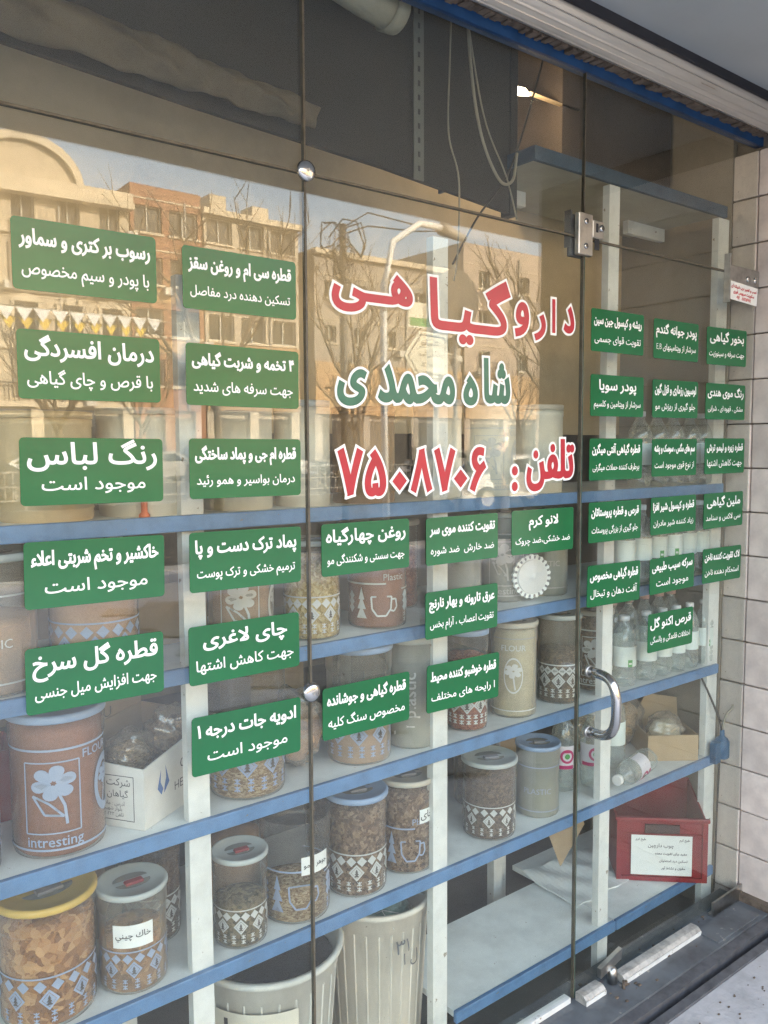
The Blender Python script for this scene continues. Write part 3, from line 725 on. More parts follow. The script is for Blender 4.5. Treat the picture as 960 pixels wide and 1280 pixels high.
TX = {1: ('رسوب بر کتری و سماور', 'با پودر و سیم مخصوص', 0.040, 0.036), 2: ('درمان افسردگی', 'با قرص و چای گیاهی', 0.048, 0.036), 3: ('رنگ لباس', 'موجود است', 0.060, 0.037),
      4: ('خاکشیر و تخم شربتی اعلاء', 'موجود است', 0.040, 0.037), 5: ('قطره گل سرخ', 'جهت افزایش میل جنسی', 0.050, 0.034), 6: ('قطره سی ام و روغن سقز', 'تسکین دهنده درد مفاصل', 0.037, 0.029),
      7: ('۴ تخمه و شربت گیاهی', 'جهت سرفه های شدید', 0.036, 0.033), 8: ('قطره ام جی و پماد ساختگی', 'درمان بواسیر و همو رئید', 0.036, 0.028), 9: ('پماد ترک دست و پا', 'ترمیم خشکی و ترک پوست', 0.041, 0.029),
      10: ('چای لاغری', 'جهت کاهش اشتها', 0.044, 0.036), 11: ('ادویه جات درجه ۱', 'موجود است', 0.041, 0.037), 12: ('روغن چهارگیاه', 'جهت سستی و شکنندگی مو', 0.043, 0.029),
      13: ('تقویت کننده موی سر', 'ضد خارش  ضد شوره', 0.036, 0.029), 14: ('لانو کرم', 'ضد خشکی،ضد چروک', 0.039, 0.028), 15: ('عرق تارونه و بهار نارنج', 'تقویت اعصاب ، آرام بخس', 0.036, 0.029),
      16: ('قطره گیاهی و جوشانده', 'مخصوص سنگ کلیه', 0.037, 0.034), 17: ('قطره خوشبو کننده محیط', 'ا رایحه های مختلف', 0.036, 0.030), 18: ('ریشه و کپسول جین سین', 'تقویت قوای جسمی', 0.036, 0.032),
      19: ('پودر سویا', 'سرشار از ویتامین و کلسیم', 0.045, 0.028), 20: ('قطره گیاهی آنتی میگرن', 'برطرف کننده حملات میگرنی', 0.036, 0.028), 21: ('قرص و قطره پروستاتان', 'جلو گیری از بزرگی پروستات', 0.036, 0.028),
      22: ('قطره گیاهی مخصوص', 'آفت دهان و تبخال', 0.039, 0.034), 23: ('پودر جوانه گندم', 'سرشار از ویتامینهای B,E', 0.041, 0.029), 24: ('لوسیون رزماری و قزل گون', 'جلو گیری از ریزش مو', 0.038, 0.031),
      25: ('سم های مگس ، سوسک و پشه', 'از نوع قوی موجود است', 0.034, 0.030), 26: ('قطره و کپسول شیر افزا', 'زیاد کننده شیر مادران', 0.036, 0.028), 27: ('سرکه سیب طبیعی', 'موجود است', 0.040, 0.035),
      28: ('قرص اکنو گل', 'اختلالات قاعدگی و یائسگی', 0.043, 0.028), 29: ('بخور گیاهی', 'جهت سرفه و سینوزیت', 0.045, 0.029), 30: ('رنگ موی هندی', 'مشکی ، قهوه ای ، شرابی', 0.041, 0.027),
      31: ('قطره زیره و لیمو ترش', 'جهت کاهش اشتها', 0.036, 0.034), 32: ('ملین گیاهی', 'سی لاکس و سنامد', 0.043, 0.031), 33: ('لاک تقویت کننده ناخن', 'استحکام دهنده ناخن', 0.036, 0.031)}
LB = {1: 'topmost in the far left column', 2: 'second from the top in the far left column', 3: 'with the biggest headline, third in the far left column', 4: 'fourth from the top in the far left column', 5: 'lowest in the far left column, above the blue lidded flower jar',
      6: 'topmost in the second column, left of the seam', 7: 'second in the column just left of the seam', 8: 'third in the column just left of the seam', 9: 'fourth in the column just left of the seam, under the top shelf', 10: 'fifth in the column just left of the seam', 11: 'lowest in the column just left of the seam',
      12: 'under the phone number at the left of the middle pane', 13: 'in the middle pane between two signs, just under the top shelf', 14: 'catching the glare under the telephone lettering', 15: 'middle one of the three stacked on the shelf post', 16: 'lowest at the left of the middle pane, beside the lower clamp', 17: 'with a torn lower right corner, lowest on the middle post',
      18: 'topmost in the left column of the door', 19: 'second in the left column of the door', 20: 'third in the left column of the door', 21: 'fourth in the left column of the door', 22: 'lowest in the left column of the door',
      23: 'with latin letters B,E, topmost in the middle column of the door', 24: 'second in the middle column of the door', 25: 'third in the middle column of the door', 26: 'fourth in the middle column of the door', 27: 'fifth in the middle column of the door', 28: 'lowest on the door, in front of the clear bottles',
      29: 'topmost beside the stone wall', 30: 'second from the top beside the stone wall', 31: 'third beside the stone wall', 32: 'fourth beside the stone wall', 33: 'lowest beside the stone wall'}
for k_, g_ in SG.items():
    a_, b_, e1, e2 = TX[k_]
    green_sign(*g_, a_, b_, 'green Persian sign, ' + LB[k_], e1, e2)

# ------------------------------------------------------------------ the big lettering on the middle pane
def diamond(cx, cz, w, h, y):
    return [(cx - w / 2, y, cz), (cx, y, cz - h / 2), (cx + w / 2, y, cz), (cx, y, cz + h / 2)], [(0, 1, 2, 3)]
def big(parent, s, x0, x1, z0, z1, m, off=0.022, wht=0.085, shaped=True):
    """thick letter with a white outline standing a hair behind it"""
    p = 0.0098
    bx = (x0 + p, x1 - p, z0 + p, z1 - p)
    lt = MB().add(*text_fit(s, *bx, -0.0022, 0.0042, shaped)).build('letter', m, parent)
    MB().add(*text_fit(s, *bx, -0.0013, 0.0096, shaped)).build('outline', M['sticker_white'], lt)
K = '\u0640'
t = empty('window_lettering', (1.3, 0, 1.69), 'large red white edged words along the top of the middle pane', 'lettering')
t.location = (0, 0, 0)
for s_, *b_ in (('د', 1.637, 1.689, 1.737, 1.814), ('ا', 1.593, 1.617, 1.734, 1.827), ('ر', 1.530, 1.582, 1.712, 1.786), ('و', 1.462, 1.522, 1.716, 1.809), ('گ' + K + 'ی' + K + 'ا', 1.196, 1.457, 1.685, 1.849), ('ه' + K + K + 'ی', 0.940, 1.160, 1.728, 1.825)):
    big(t, s_, *b_, M['letter_red'], 0.03)
t = empty('window_lettering', (0, 0, 0), 'large teal green white edged words across the centre of the middle pane', 'lettering')
for s_, *b_ in (('شا', 1.360, 1.459, 1.556, 1.671), ('ه', 1.296, 1.353, 1.550, 1.628), ('محمد', 1.054, 1.282, 1.548, 1.640), ('ی', 0.951, 1.036, 1.541, 1.627)):
    big(t, s_, *b_, M['letter_green'], 0.035)
t = empty('window_lettering', (0, 0, 0), 'large red white edged telephone number above the top shelf', 'lettering')
for s_, *b_ in (('تلفن', 1.506, 1.695, 1.347, 1.486), ('۷', 0.951, 1.025, 1.359, 1.467), ('۵', 1.018, 1.086, 1.355, 1.463), ('۸', 1.142, 1.214, 1.359, 1.465), ('۷', 1.209, 1.283, 1.358, 1.466), ('۶', 1.318, 1.380, 1.355, 1.468)):
    big(t, s_, *b_, M['letter_red'], 0.03)
for cx, cz, w_, h_ in ((1.1165, 1.391, 0.040, 0.042), (1.294, 1.391, 0.042, 0.042)):
    lt = MB().add(*diamond(cx, cz, w_, h_, -0.0024)).build('letter', M['letter_red'], t)
    MB().add(*diamond(cx, cz, w_ + 0.016, h_ + 0.017, -0.0013)).build('outline', M['sticker_white'], lt)
for cz in (1.4045, 1.367):
    c_ = [(1.471 + 0.0105 * math.cos(a * math.pi / 8), -0.0024, cz + 0.0115 * math.sin(a * math.pi / 8)) for a in range(16)]
    lt = MB().add(c_, [tuple(range(16))]).build('letter', M['letter_red'], t)
    c_ = [(1.471 + 0.0165 * math.cos(a * math.pi / 8), -0.0013, cz + 0.0175 * math.sin(a * math.pi / 8)) for a in range(16)]
    MB().add(c_, [tuple(range(16))]).build('outline', M['sticker_white'], lt)

# ------------------------------------------------------------------ shelving
YF = 0.062
S1, S2, S3, S4, S5 = 1.338, 1.050, 0.745, 0.440, 0.058
def shelf(z, label, x0=-0.6, x1=2.515, d=0.42, y0=YF):
    t = empty('shelf', (x0, y0, z), label, 'shelf', 'white shelves with blue front edges')
    L = x1 - x0
    MB().box(0.0, L, 0.0125, d, -0.016, 0.0).build('board', M['shelf_white'], t)
    MB().bevbox(0.0, L, 0.0, 0.012, -0.029, 0.001, 0.0015).build('front_edge', M['blue_paint'], t)
    return t
shelf(S1, 'topmost long white shelf with pale blue edge, carrying the tins and drums')
shelf(S2, 'long blue edged shelf second from the top, behind the lower green signs')
shelf(S3, 'long blue edged shelf third down, carrying the flower jar and clear bottles')
shelf(S4, 'long blue edged shelf fourth down, carrying the row of lidded jars')
for x0, x1, lab in ((1.345, 1.986, 'empty wide white bottom shelf with blue edge between two posts'), (1.992, 2.515, 'white bottom shelf board under the red crate')):
    shelf(S5, lab, x0, x1, 0.30 if x0 < 1.9 else 0.42)
posts = [(0.655, 0.700, 'white painted shelf post nearest the left, between the first two sign columns'), (1.280, 1.326, 'white painted shelf post behind the three stacked signs of the middle pane'), (1.920, 1.966, 'white painted shelf post just right of the door gap'), (2.470, 2.530, 'white painted shelf post against the stone wall')]
for i, (x0, x1, lab) in enumerate(posts):
    t = empty('shelf_post', (x0, YF + 0.0145, -0.12), lab, 'post', 'white shelf posts')
    W = x1 - x0; H = (1.90, 2.06, 2.292, 2.292)[i]
    MB().box(0.003, W, 0, 0.004, 0, H).build('front_flange', M['white_paint'], t)
    MB().box(0.0, 0.0029, 0.0, 0.022, 0, H).build('side_flange', M['white_paint'], t)
    MB().box(W - 0.003, W, 0.0041, 0.022, 0, H).build('side_flange', M['white_paint'], t)
for i, (x0, lab) in enumerate(((0.66, 'rear white shelf post at the left'), (1.30, 'rear white shelf post in the middle'), (1.93, 'rear white shelf post behind the door gap'))):
    tag(MB().box(x0, x0 + 0.035, YF + 0.425, YF + 0.44, -0.12, 1.34).build('shelf_post', M['white_paint']), lab, 'post', 'white shelf posts')
# loft shelf
t = empty('loft_shelf', (1.615, 0.066, 2.185), 'high blue edged loft shelf seen from below behind the transom', 'shelf')
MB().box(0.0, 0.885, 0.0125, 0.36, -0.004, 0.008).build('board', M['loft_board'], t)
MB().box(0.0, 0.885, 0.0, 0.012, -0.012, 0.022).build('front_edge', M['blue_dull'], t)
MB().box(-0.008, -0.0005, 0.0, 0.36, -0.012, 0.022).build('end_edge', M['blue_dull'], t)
MB().box(0.68, 0.88, 0.22, 0.24, -0.045, -0.0045).build('bracket', M['white_paint'], t)
MB().box(0.02, 0.20, 0.22, 0.24, -0.045, -0.0045).build('bracket', M['white_paint'], t)
# beige wall behind the shelves, dark panel above it
solid('beige_wall', M['beige_wall'], '', '', [(-1.39, 4.4, 0.50, 0.54, 1.50, 2.899)])
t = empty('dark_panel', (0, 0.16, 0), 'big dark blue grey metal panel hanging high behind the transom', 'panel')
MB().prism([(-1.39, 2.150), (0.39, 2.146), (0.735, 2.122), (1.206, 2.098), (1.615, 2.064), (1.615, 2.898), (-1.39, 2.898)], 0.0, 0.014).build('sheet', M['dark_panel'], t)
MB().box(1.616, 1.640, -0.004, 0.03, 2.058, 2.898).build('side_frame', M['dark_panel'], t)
t = empty('slotted_angle', (1.285, 0.148, 2.085), 'grey perforated angle iron hanging in front of the dark panel', 'bracket')
MB().box(0, 0.030, 0, 0.003, 0, 0.6).build('flange', mat("dull grey angle iron", (0.11, 0.12, 0.11), 0.6), t)
bb = MB()
for k in range(15): bb.box(0.012, 0.018, -0.001, 0.0, 0.02 + 0.032 * k, 0.032 + 0.032 * k)
bb.build('hole_row', M['black'], t)
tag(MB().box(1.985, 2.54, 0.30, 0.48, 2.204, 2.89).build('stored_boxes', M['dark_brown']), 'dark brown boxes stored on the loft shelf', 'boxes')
# crumpled tarpaulin
bm = bmesh.new(); bmesh.ops.create_grid(bm, x_segments=90, y_segments=12, size=0.5)
for v in bm.verts:
    u, q = v.co.x + 0.5, v.co.y + 0.5
    x = 0.34 + u * 0.66; z = 2.150 - 0.02 * u + q * (0.10 - 0.05 * u) + 0.0025 * math.sin(u * 31 + q * 5)
    y = 0.135 - 0.022 * math.sin(q * math.pi) + 0.004 * math.sin(u * 70 + 4 * q) * (1 if u > 0.35 else 0.4) + 0.006 * math.sin(u * 17 + q * 9)
    v.co = (x, y, z)
me = bpy.data.meshes.new('tarpaulin'); bm.to_mesh(me); bm.free()
for p in me.polygons: p.use_smooth = True
o = link('tarpaulin', me, M['cloth']); tag(o, 'crumpled dusty tarpaulin tucked along the top of the beige wall', 'cloth')
sm = o.modifiers.new('thick', 'SOLIDIFY'); sm.thickness = 0.004
# duct and cables
t = empty('ceiling_duct', (1.00, 0.09, 2.42), 'rounded dirty white duct end hanging under the ceiling', 'pipe')
MB().tube([(-0.5, 0.02, 0.07), (0.0, 0.0, 0.01), (0.10, 0.0, -0.01), (0.17, 0.0, -0.02)], 0.040, 20).build('pipe', M['duct'], t)
MB().tube([(0.162, 0.0, -0.018), (0.185, 0.0, -0.022), (0.196, 0, -0.024)], 0.046, 20, r2=0.038).build('collar', M['duct'], t)
def cable(name, pts, r, m, label):
    P_ = [Vector(p) for p in pts]; out = []
    for i in range(len(P_) - 1):
        p0 = P_[max(i - 1, 0)]; p1 = P_[i]; p2 = P_[i + 1]; p3 = P_[min(i + 2, len(P_) - 1)]
        for k in range(8):
            u = k / 8
            out.append(0.5 * ((2 * p1) + (p2 - p0) * u + (2 * p0 - 5 * p1 + 4 * p2 - p3) * u * u + (3 * p1 - p0 - 3 * p2 + p3) * u ** 3))
    out.append(P_[-1])
    o = MB().tube(out, r, 8).build(name, m); tag(o, label, 'cable'); return o
cable('hanging_cable', [(1.42, 0.12, 2.8), (1.430, 0.12, 2.45), (1.468, 0.12, 2.235), (1.535, 0.12, 2.125), (1.585, 0.12, 2.13), (1.600, 0.12, 2.20)], 0.0038, M['cable'], 'thick grey cable hanging in a deep loop before the dark panel')
cable('hanging_cable', [(1.39, 0.125, 2.7), (1.375, 0.125, 2.36), (1.372, 0.125, 2.20), (1.405, 0.125, 2.10), (1.402, 0.125, 1.93), (1.39, 0.125, 1.86)], 0.0022, M['cable'], 'thin grey cable hanging straight left of the deep loop')
cable('hanging_cable', [(1.43, 0.128, 2.5), (1.49, 0.128, 2.27), (1.57, 0.128, 2.14), (1.61, 0.128, 2.04)], 0.0022, M['cable'], 'thin cable slanting down to the right across the deep loop')
cable('hanging_cable', [(1.72, 0.13, 2.50), (1.655, 0.13, 2.32), (1.58, 0.13, 2.15), (1.47, 0.13, 2.02), (1.39, 0.13, 1.90)], 0.0026, M['cable_dark'], 'dark cable slanting from the frame down to the left')
# strip of bright light fitting glimpsed at the top
t = empty('strip_light', (1.815, 0.30, 2.458), 'small lit lamp glimpsed high behind the transom', 'lamp')
ml, ntl, bl = _new("lit lamp"); bl.inputs["Emission Color"].default_value = (1, 0.93, 0.8, 1); bl.inputs["Emission Strength"].default_value = 0.6
MB().prism([(-0.03, -0.012), (0.035, 0.002), (0.010, 0.016), (-0.03, 0.012)], 0.0, 0.01).build('tube', ml, t)
MB().box(0.03, 0.25, 0.0, 0.012, 0.006, 0.012).build('housing', M['card'], t)
ld = bpy.data.lights.new('lamp_light', 'POINT'); ld.energy = 0.6; ld.color = (1.0, 0.80, 0.55); ld.shadow_soft_size = 0.012
lo = bpy.data.objects.new('lamp_light', ld); COL.objects.link(lo); lo.parent = t; lo.location = (0.0, -0.05, -0.03)

# ------------------------------------------------------------------ jars
TREE = [(-0.35, -0.5), (0.35, -0.5), (0.10, -0.2), (0.30, -0.2), (0.08, 0.1), (0.2, 0.1), (0, 0.5), (-0.2, 0.1), (-0.08, 0.1), (-0.30, -0.2), (-0.10, -0.2)]
def ring_poly(outer, inner):
    n = len(outer)
    return [(outer[i], outer[(i + 1) % n], inner[(i + 1) % n], inner[i]) for i in range(n)]
def pat_band(z, t_=0.004, u0=-3.14, u1=3.14, n=60):
    return [[(u0 + (u1 - u0) * i / n, z), (u0 + (u1 - u0) * (i + 1) / n, z), (u0 + (u1 - u0) * (i + 1) / n, z + t_), (u0 + (u1 - u0) * i / n, z + t_)] for i in range(n)]
def sub(poly):  # cut a polygon's long edges? small enough to stay flat
    return poly
def pat_diamond(R_, zb, h):
    """band line, row of small diamonds, big diamonds with a tree left open, rows of small marks; u in radians"""
    P_ = []
    P_ += pat_band(zb + h * 0.95, h * 0.035)
    N = 9
    for k in range(N * 2):
        u = -math.pi + (k + 0.5) * math.pi / N; s_ = h * 0.125
        a = s_ / R_
        zc = zb + h * 0.80
        P_.append([(u - a, zc), (u, zc - s_), (u + a, zc), (u, zc + s_)])
    for k in range(N):
        u = -math.pi + (k + 0.5) * 2 * math.pi / N; s_ = h * 0.215; a = s_ / R_ * 0.92; zc = zb + h * 0.52
        o_ = [(u - a, zc), (u, zc - s_), (u + a, zc), (u, zc + s_)]
        i_ = [(u - a * .72, zc), (u, zc - s_ * .72), (u + a * .72, zc), (u, zc + s_ * .72)]
        P_.append([(u - a * .66, zc), (u, zc - s_ * .66), (u + a * .66, zc), (u, zc + s_ * .66)])
        P_ += [list(x) for x in ring_poly(o_, i_)]
    for k in range(N * 2):
        u = -math.pi + (k + 0.25) * math.pi / N
        for zc, q in ((zb + h * 0.24, 1), (zb + h * 0.10, 1)):
            s_ = h * 0.055; a = s_ / R_; w_ = a * 0.28
            P_.append([(u - w_, zc - s_), (u + w_, zc - s_), (u + w_, zc + s_), (u - w_, zc + s_)])
            for sg in (-1, 1):
                P_.append([(u, zc + s_ * .3), (u, zc - s_ * .2), (u + sg * a, zc + s_ * .6), (u + sg * a, zc + s_)])
                P_.append([(u, zc + s_ * .1), (u, zc - s_ * .4), (u + sg * a, zc - s_), (u + sg * a, zc - s_ * .5)])
    return P_
def petals(uc, zc, s_, R_, n=6, rot=0.3):
    P_ = []
    for k in range(n):
        a = rot + 2 * math.pi * k / n; pts = []
        for i in range(16):
            q = i / 16 * 2 * math.pi
            lx = 0.56 + 0.46 * math.cos(q); ly = 0.40 * math.sin(q) * (0.45 + 0.6 * lx)
            x = lx * math.cos(a) - ly * math.sin(a); y = lx * math.sin(a) + ly * math.cos(a)
            pts.append((uc + x * s_ / R_, zc + y * s_ * 0.8))
        P_.append(pts)
    return P_
def stroke(pts, w_, R_):
    P_ = []
    for (u0, z0), (u1, z1) in zip(pts[:-1], pts[1:]):
        dx, dz = (u1 - u0) * R_, z1 - z0; L = math.hypot(dx, dz) or 1e-6
        nx, nz = -dz / L * w_ / 2, dx / L * w_ / 2
        P_.append([(u0 - nx / R_, z0 - nz), (u1 - nx / R_, z1 - nz), (u1 + nx / R_, z1 + nz), (u0 + nx / R_, z0 + nz)])
    return P_
def pat_flower(R_, H, framed=True):
    P_ = pat_band(0.07 * H, 0.004) + pat_band(0.80 * H, 0.004)
    uc, zc = 0.0, 0.54 * H
    P_ += petals(uc, zc + 0.03 * H, 0.16 * H, R_)
    P_ += stroke([(uc + .05, zc - .01 * H), (uc + 0.22, zc - 0.14 * H), (uc + 0.26, zc - 0.28 * H)], 0.005, R_)
    P_ += stroke([(uc - .45, zc - .06 * H), (uc - .2, zc - .20 * H), (uc + .2, zc - .22 * H)], 0.004, R_)
    P_ += stroke([(uc - .45, zc - .06 * H), (uc - .1, zc - .12 * H), (uc + .2, zc - .22 * H)], 0.004, R_)
    x0, x1, z0, z1 = uc - 0.62, uc + 0.55, 0.20 * H, 0.72 * H
    if framed:
        for a, c in (((x0, z0), (x0, z1)), ((x1, z0), (x1, z1))): P_ += stroke([a, c], 0.0025, R_)
        for zz in (z0, z1): P_ += stroke([(x0 + (x1 - x0) * i / 8, zz) for i in range(9)], 0.0025, R_)
    # oval medallion at the side, cut open round its flower
    uo = uc + 1.35; a_, b_ = 0.42, 0.22 * H
    n = 28
    o_ = [(uo + a_ * math.cos(2 * math.pi * i / n), 0.46 * H + b_ * math.sin(2 * math.pi * i / n)) for i in range(n)]
    i_ = [(uo + a_ * .72 * math.cos(2 * math.pi * i / n), 0.46 * H + b_ * .72 * math.sin(2 * math.pi * i / n)) for i in range(n)]
    P_ += [list(x) for x in ring_poly(o_, i_)]
    P_ += petals(uo, 0.52 * H, 0.09 * H, R_)
    P_ += stroke([(uo, .48 * H), (uo - .1, .30 * H)], 0.004, R_)
    return P_
def pat_cup(R_, H):
    P_ = pat_band(0.52 * H, 0.004, -2.0, 0.3, 24)
    uc, z0 = -0.2, 0.16 * H
    out = [(uc, z0 + .22 * H), (uc + .03, z0 + .08 * H), (uc + .2, z0), (uc + .5, z0), (uc + .67, z0 + .08 * H), (uc + .7, z0 + .22 * H), (uc, z0 + .22 * H)]
    P_ += stroke(out, 0.004, R_)
    P_ += stroke([(uc + .7, z0 + .19 * H), (uc + .86, z0 + .19 * H), (uc + .90, z0 + .10 * H), (uc + .80, z0 + .05 * H), (uc + .67, z0 + .06 * H)], 0.004, R_)
    ut = uc - .35
    P_.append([(ut + px * 0.55, 0.31 * H + pz * 0.36 * H) for px, pz in TREE])
    for k in range(5):
        for s_ in (-1.2, -.95, 1.0, 1.25):
            pass
    for s_ in (-1.0, 1.15):
        for q in range(3):
            a = 0.010 / R_; zc = 0.38 * H - q * 0.07 * H
            P_.append([(s_ - a, zc), (s_, zc - .012), (s_ + a, zc), (s_, zc + .012)])
    return P_
def print_mesh(kind, R_, H, rot):
    mb = MB()
    if kind == 'diamond': P_ = pat_diamond(R_, 0.06 * H, 0.42 * H)
    elif kind == 'flower': P_ = pat_flower(R_, H)
    elif kind == 'cup': P_ = pat_cup(R_, H) + [p for p in pat_diamond(R_, 0.05 * H, 0.42 * H) if 0.9 < sum(q[0] for q in p) / len(p) < 2.9]
    elif kind == 'line': P_ = pat_band(0.10 * H, 0.003) + pat_band(0.75 * H, 0.003)
    else: P_ = []
    for p in P_:
        mb.add([(R_ * math.cos(rot + u), R_ * math.sin(rot + u), z) for u, z in p], [tuple(range(len(p)))])
    def word(s_, uc, zc, em, vertical=False, off=0.02):
        vs, fs, b_ = text_mesh(s_, off, False)
        mx = (b_[0] + b_[1]) / 2; my = 0.3
        out = []
        for x, y in vs:
            a, c = ((x - mx) * em, (y - my) * em)
            if vertical: a, c = -c, a
            u = uc + a / R_
            out.append((R_ * math.cos(rot + u), R_ * math.sin(rot + u), zc + c))
        mb.add(out, fs)
    if kind == 'flower':
        word('intresting', 0.0, 0.135 * H, 0.026); word('FLOUR', 1.05, 0.745 * H, 0.022)
    if kind == 'vplastic': word('V', -0.25, 0.22 * H, 0.075, True); word('plastic', -0.05, 0.52 * H, 0.045, True)
    if kind == 'line': word('PLASTIC', 0.0, 0.40 * H, 0.022, off=0.0)
    if kind == 'flour': 
        word('FLOUR', 0.0, 0.78 * H, 0.022)
        n = 28; a_, b_ = 0.42, 0.20 * H
        o_ = [(a_ * math.cos(2 * math.pi * i / n), 0.48 * H + b_ * math.sin(2 * math.pi * i / n)) for i in range(n)]
        i_ = [(a_ * .9 * math.cos(2 * math.pi * i / n), 0.48 * H + b_ * .9 * math.sin(2 * math.pi * i / n)) for i in range(n)]
        for p in [list(x) for x in ring_poly(o_, i_)] + petals(0, 0.53 * H, 0.10 * H, R_) + stroke([(0, .46 * H), (.08, .32 * H)], .004, R_) + pat_band(.88 * H, .003) + pat_band(.08 * H, .003):
            mb.add([(R_ * math.cos(rot + u), R_ * math.sin(rot + u), z) for u, z in p], [tuple(range(len(p)))])
    if kind == 'cup': word('Plastic', 0.6, 0.60 * H, 0.022, off=0.0)
    return mb
CAMP = Vector((0.0, -1.377, 1.467))
def jar(x, y, zs, r, h, label, body='jar_clear', content='c_brown', fill=0.62, lid='lid_blue', pr=None, prm='print_white', tab='tab_grey', sticker=None, rot=0.0, tint=None, tilt=None, sslot=0.0):
    t = empty('storage_jar', (x, y, zs), label, 'jar', 'plastic storage jars on the shelves')
    face = math.atan2(CAMP.y - y, CAMP.x - x) + rot
    hb = h * (0.945 if lid else 1.0)
    # body shell: foot, wall, shoulder bead, wider collar
    prof = [(r * 0.86, 0.0), (r * 0.93, 0.003), (r * 0.955, 0.010), (r * 0.955, hb * 0.80), (r * 0.965, hb * 0.815), (r * 0.985, hb * 0.83), (r * 0.99, hb * 0.84)]
    prof += [(r * 0.99, hb * 0.985), (r, hb * 0.99), (r, hb)]
    MB().lathe(prof, 40, cap=False).build('body', M[body], t)
    if content:
        zt = hb * fill; n = 40; random.seed(int(x * 1000) + int(zs * 77))
        mb = MB().lathe([(r * 0.86, 0.004), (r * 0.925, 0.010), (r * 0.925, zt * 0.93)], n, cap=False)
        # uneven top of the contents
        ph = random.uniform(0, 6)
        ring = [(r * 0.925 * math.cos(2 * math.pi * i / n), r * 0.925 * math.sin(2 * math.pi * i / n), zt * 0.93) for i in range(n)]
        top = [(r * 0.925 * math.cos(2 * math.pi * i / n), r * 0.925 * math.sin(2 * math.pi * i / n), zt + 0.02 * h * math.sin(2 * math.pi * i / n + ph) + 0.006 * h * math.sin(5 * 2 * math.pi * i / n + ph)) for i in range(n)]
        mid = [(r * 0.5 * math.cos(2 * math.pi * i / n), r * 0.5 * math.sin(2 * math.pi * i / n), zt + 0.03 * h + 0.01 * h * math.sin(3 * 2 * math.pi * i / n + ph)) for i in range(n)]
        vs = ring + top + mid + [(0, 0, zt + 0.035 * h)]
        fs = [(i, (i + 1) % n, n + (i + 1) % n, n + i) for i in range(n)] + [(n + i, n + (i + 1) % n, 2 * n + (i + 1) % n, 2 * n + i) for i in range(n)] + [(2 * n + i, 2 * n + (i + 1) % n, 3 * n) for i in range(n)]
        mb.add(vs, fs, True)
        sh_ = {'c_orange': (420, 0.0085), 'c_brown': (1100, 0.0042), 'c_straw': (900, 0.0045), 'c_olive': (900, 0.0045), 'c_seed': (1400, 0.0030), 'c_dark': (700, 0.0030), 'c_red': (800, 0.0035)}.get(content)
        if sh_:
            for k in range(sh_[0]):
                top_ = random.random() < 0.22
                a = face + random.uniform(-1.75, 1.75); sz_ = sh_[1] * random.uniform(0.5, 1.25)
                if top_:
                    rr = r * 0.90 * math.sqrt(random.random()); p_ = Vector((rr * math.cos(a), rr * math.sin(a), zt + 0.02 * h + random.uniform(-.002, .003)))
                else:
                    rr = r * random.uniform(0.915, 0.935); p_ = Vector((rr * math.cos(a), rr * math.sin(a), random.uniform(0.012, zt)))
                u_ = Vector((random.gauss(0, 1), random.gauss(0, 1), random.gauss(0, 1))).normalized(); v_ = u_.orthogonal().normalized(); w_ = u_.cross(v_)
                q_ = [p_ + u_ * sz_, p_ - u_ * sz_, p_ + v_ * sz_ * .45, p_ - v_ * sz_ * .4, p_ + w_ * sz_ * .35]
                lim = r * 0.950
                for c_ in q_:
                    d_ = math.hypot(c_.x, c_.y)
                    if d_ > lim: c_.x *= lim / d_; c_.y *= lim / d_
                    c_.z = max(0.004, c_.z)
                mb.add(q_, [(0, 2, 4), (0, 4, 3), (1, 4, 2), (1, 3, 4), (0, 3, 2), (1, 2, 3)])
        mb.build('contents', M[content], t)
    if lid:
        L0 = hb + 0.0006; lh = h - hb
        L = MB().lathe([(r * 0.90, L0), (r * 1.015, L0), (r * 1.03, L0 + lh * 0.2), (r * 1.03, L0 + lh * 0.75), (r * 1.0, L0 + lh), (r * 0.93, L0 + lh), (r * 0.91, L0 + lh * 0.72), (r * 0.25, L0 + lh * 0.70), (0.0004, L0 + lh * 0.70)], 44, cap=False).build('lid', M[lid], t)
        zt = L0 + lh * 0.70
        mb = MB()  # flat half-moons, their dark colour standing for shaded hollows
        for sg_ in (-1, 1):
            hp = [(0.52 * r * math.cos(math.pi * q / 12), sg_ * (0.10 * r + 0.34 * r * math.sin(math.pi * q / 12)), zt + 0.0006) for q in range(13)]
            mb.add(hp, [tuple(range(13))])
        mb.build('recess', M['recess'], L, rot=(0, 0, face + math.pi / 2 + 0.35), loc=(0, 0, 0.0003))
        MB().bevbox(-0.27 * r, 0.27 * r, -0.30 * r, -0.06 * r, zt + 0.001, zt + 0.0065, 0.0015).build('grip_tab', M[tab], L, rot=(0, 0, face + math.pi / 2 + 0.35))
    if pr:
        po = print_mesh(pr, r * 0.958 + 0.0006, hb, face).build('print', M[prm], t)
        if pr == 'diamond':
            mb = MB(); R2 = r * 0.958 + 0.0013; hh = 0.42 * hb; zc = 0.06 * hb + hh * 0.52; s_ = hh * 0.215; a_ = s_ / R2
            for k in range(9):
                u = face - math.pi + (k + 0.5) * 2 * math.pi / 9
                mb.add([(R2 * math.cos(u + px * a_ * .85), R2 * math.sin(u + px * a_ * .85), zc + pz * s_ * 0.95) for px, pz in TREE], [tuple(range(len(TREE)))])
            mb.build('fir_mark', M['recess_dark'], po)
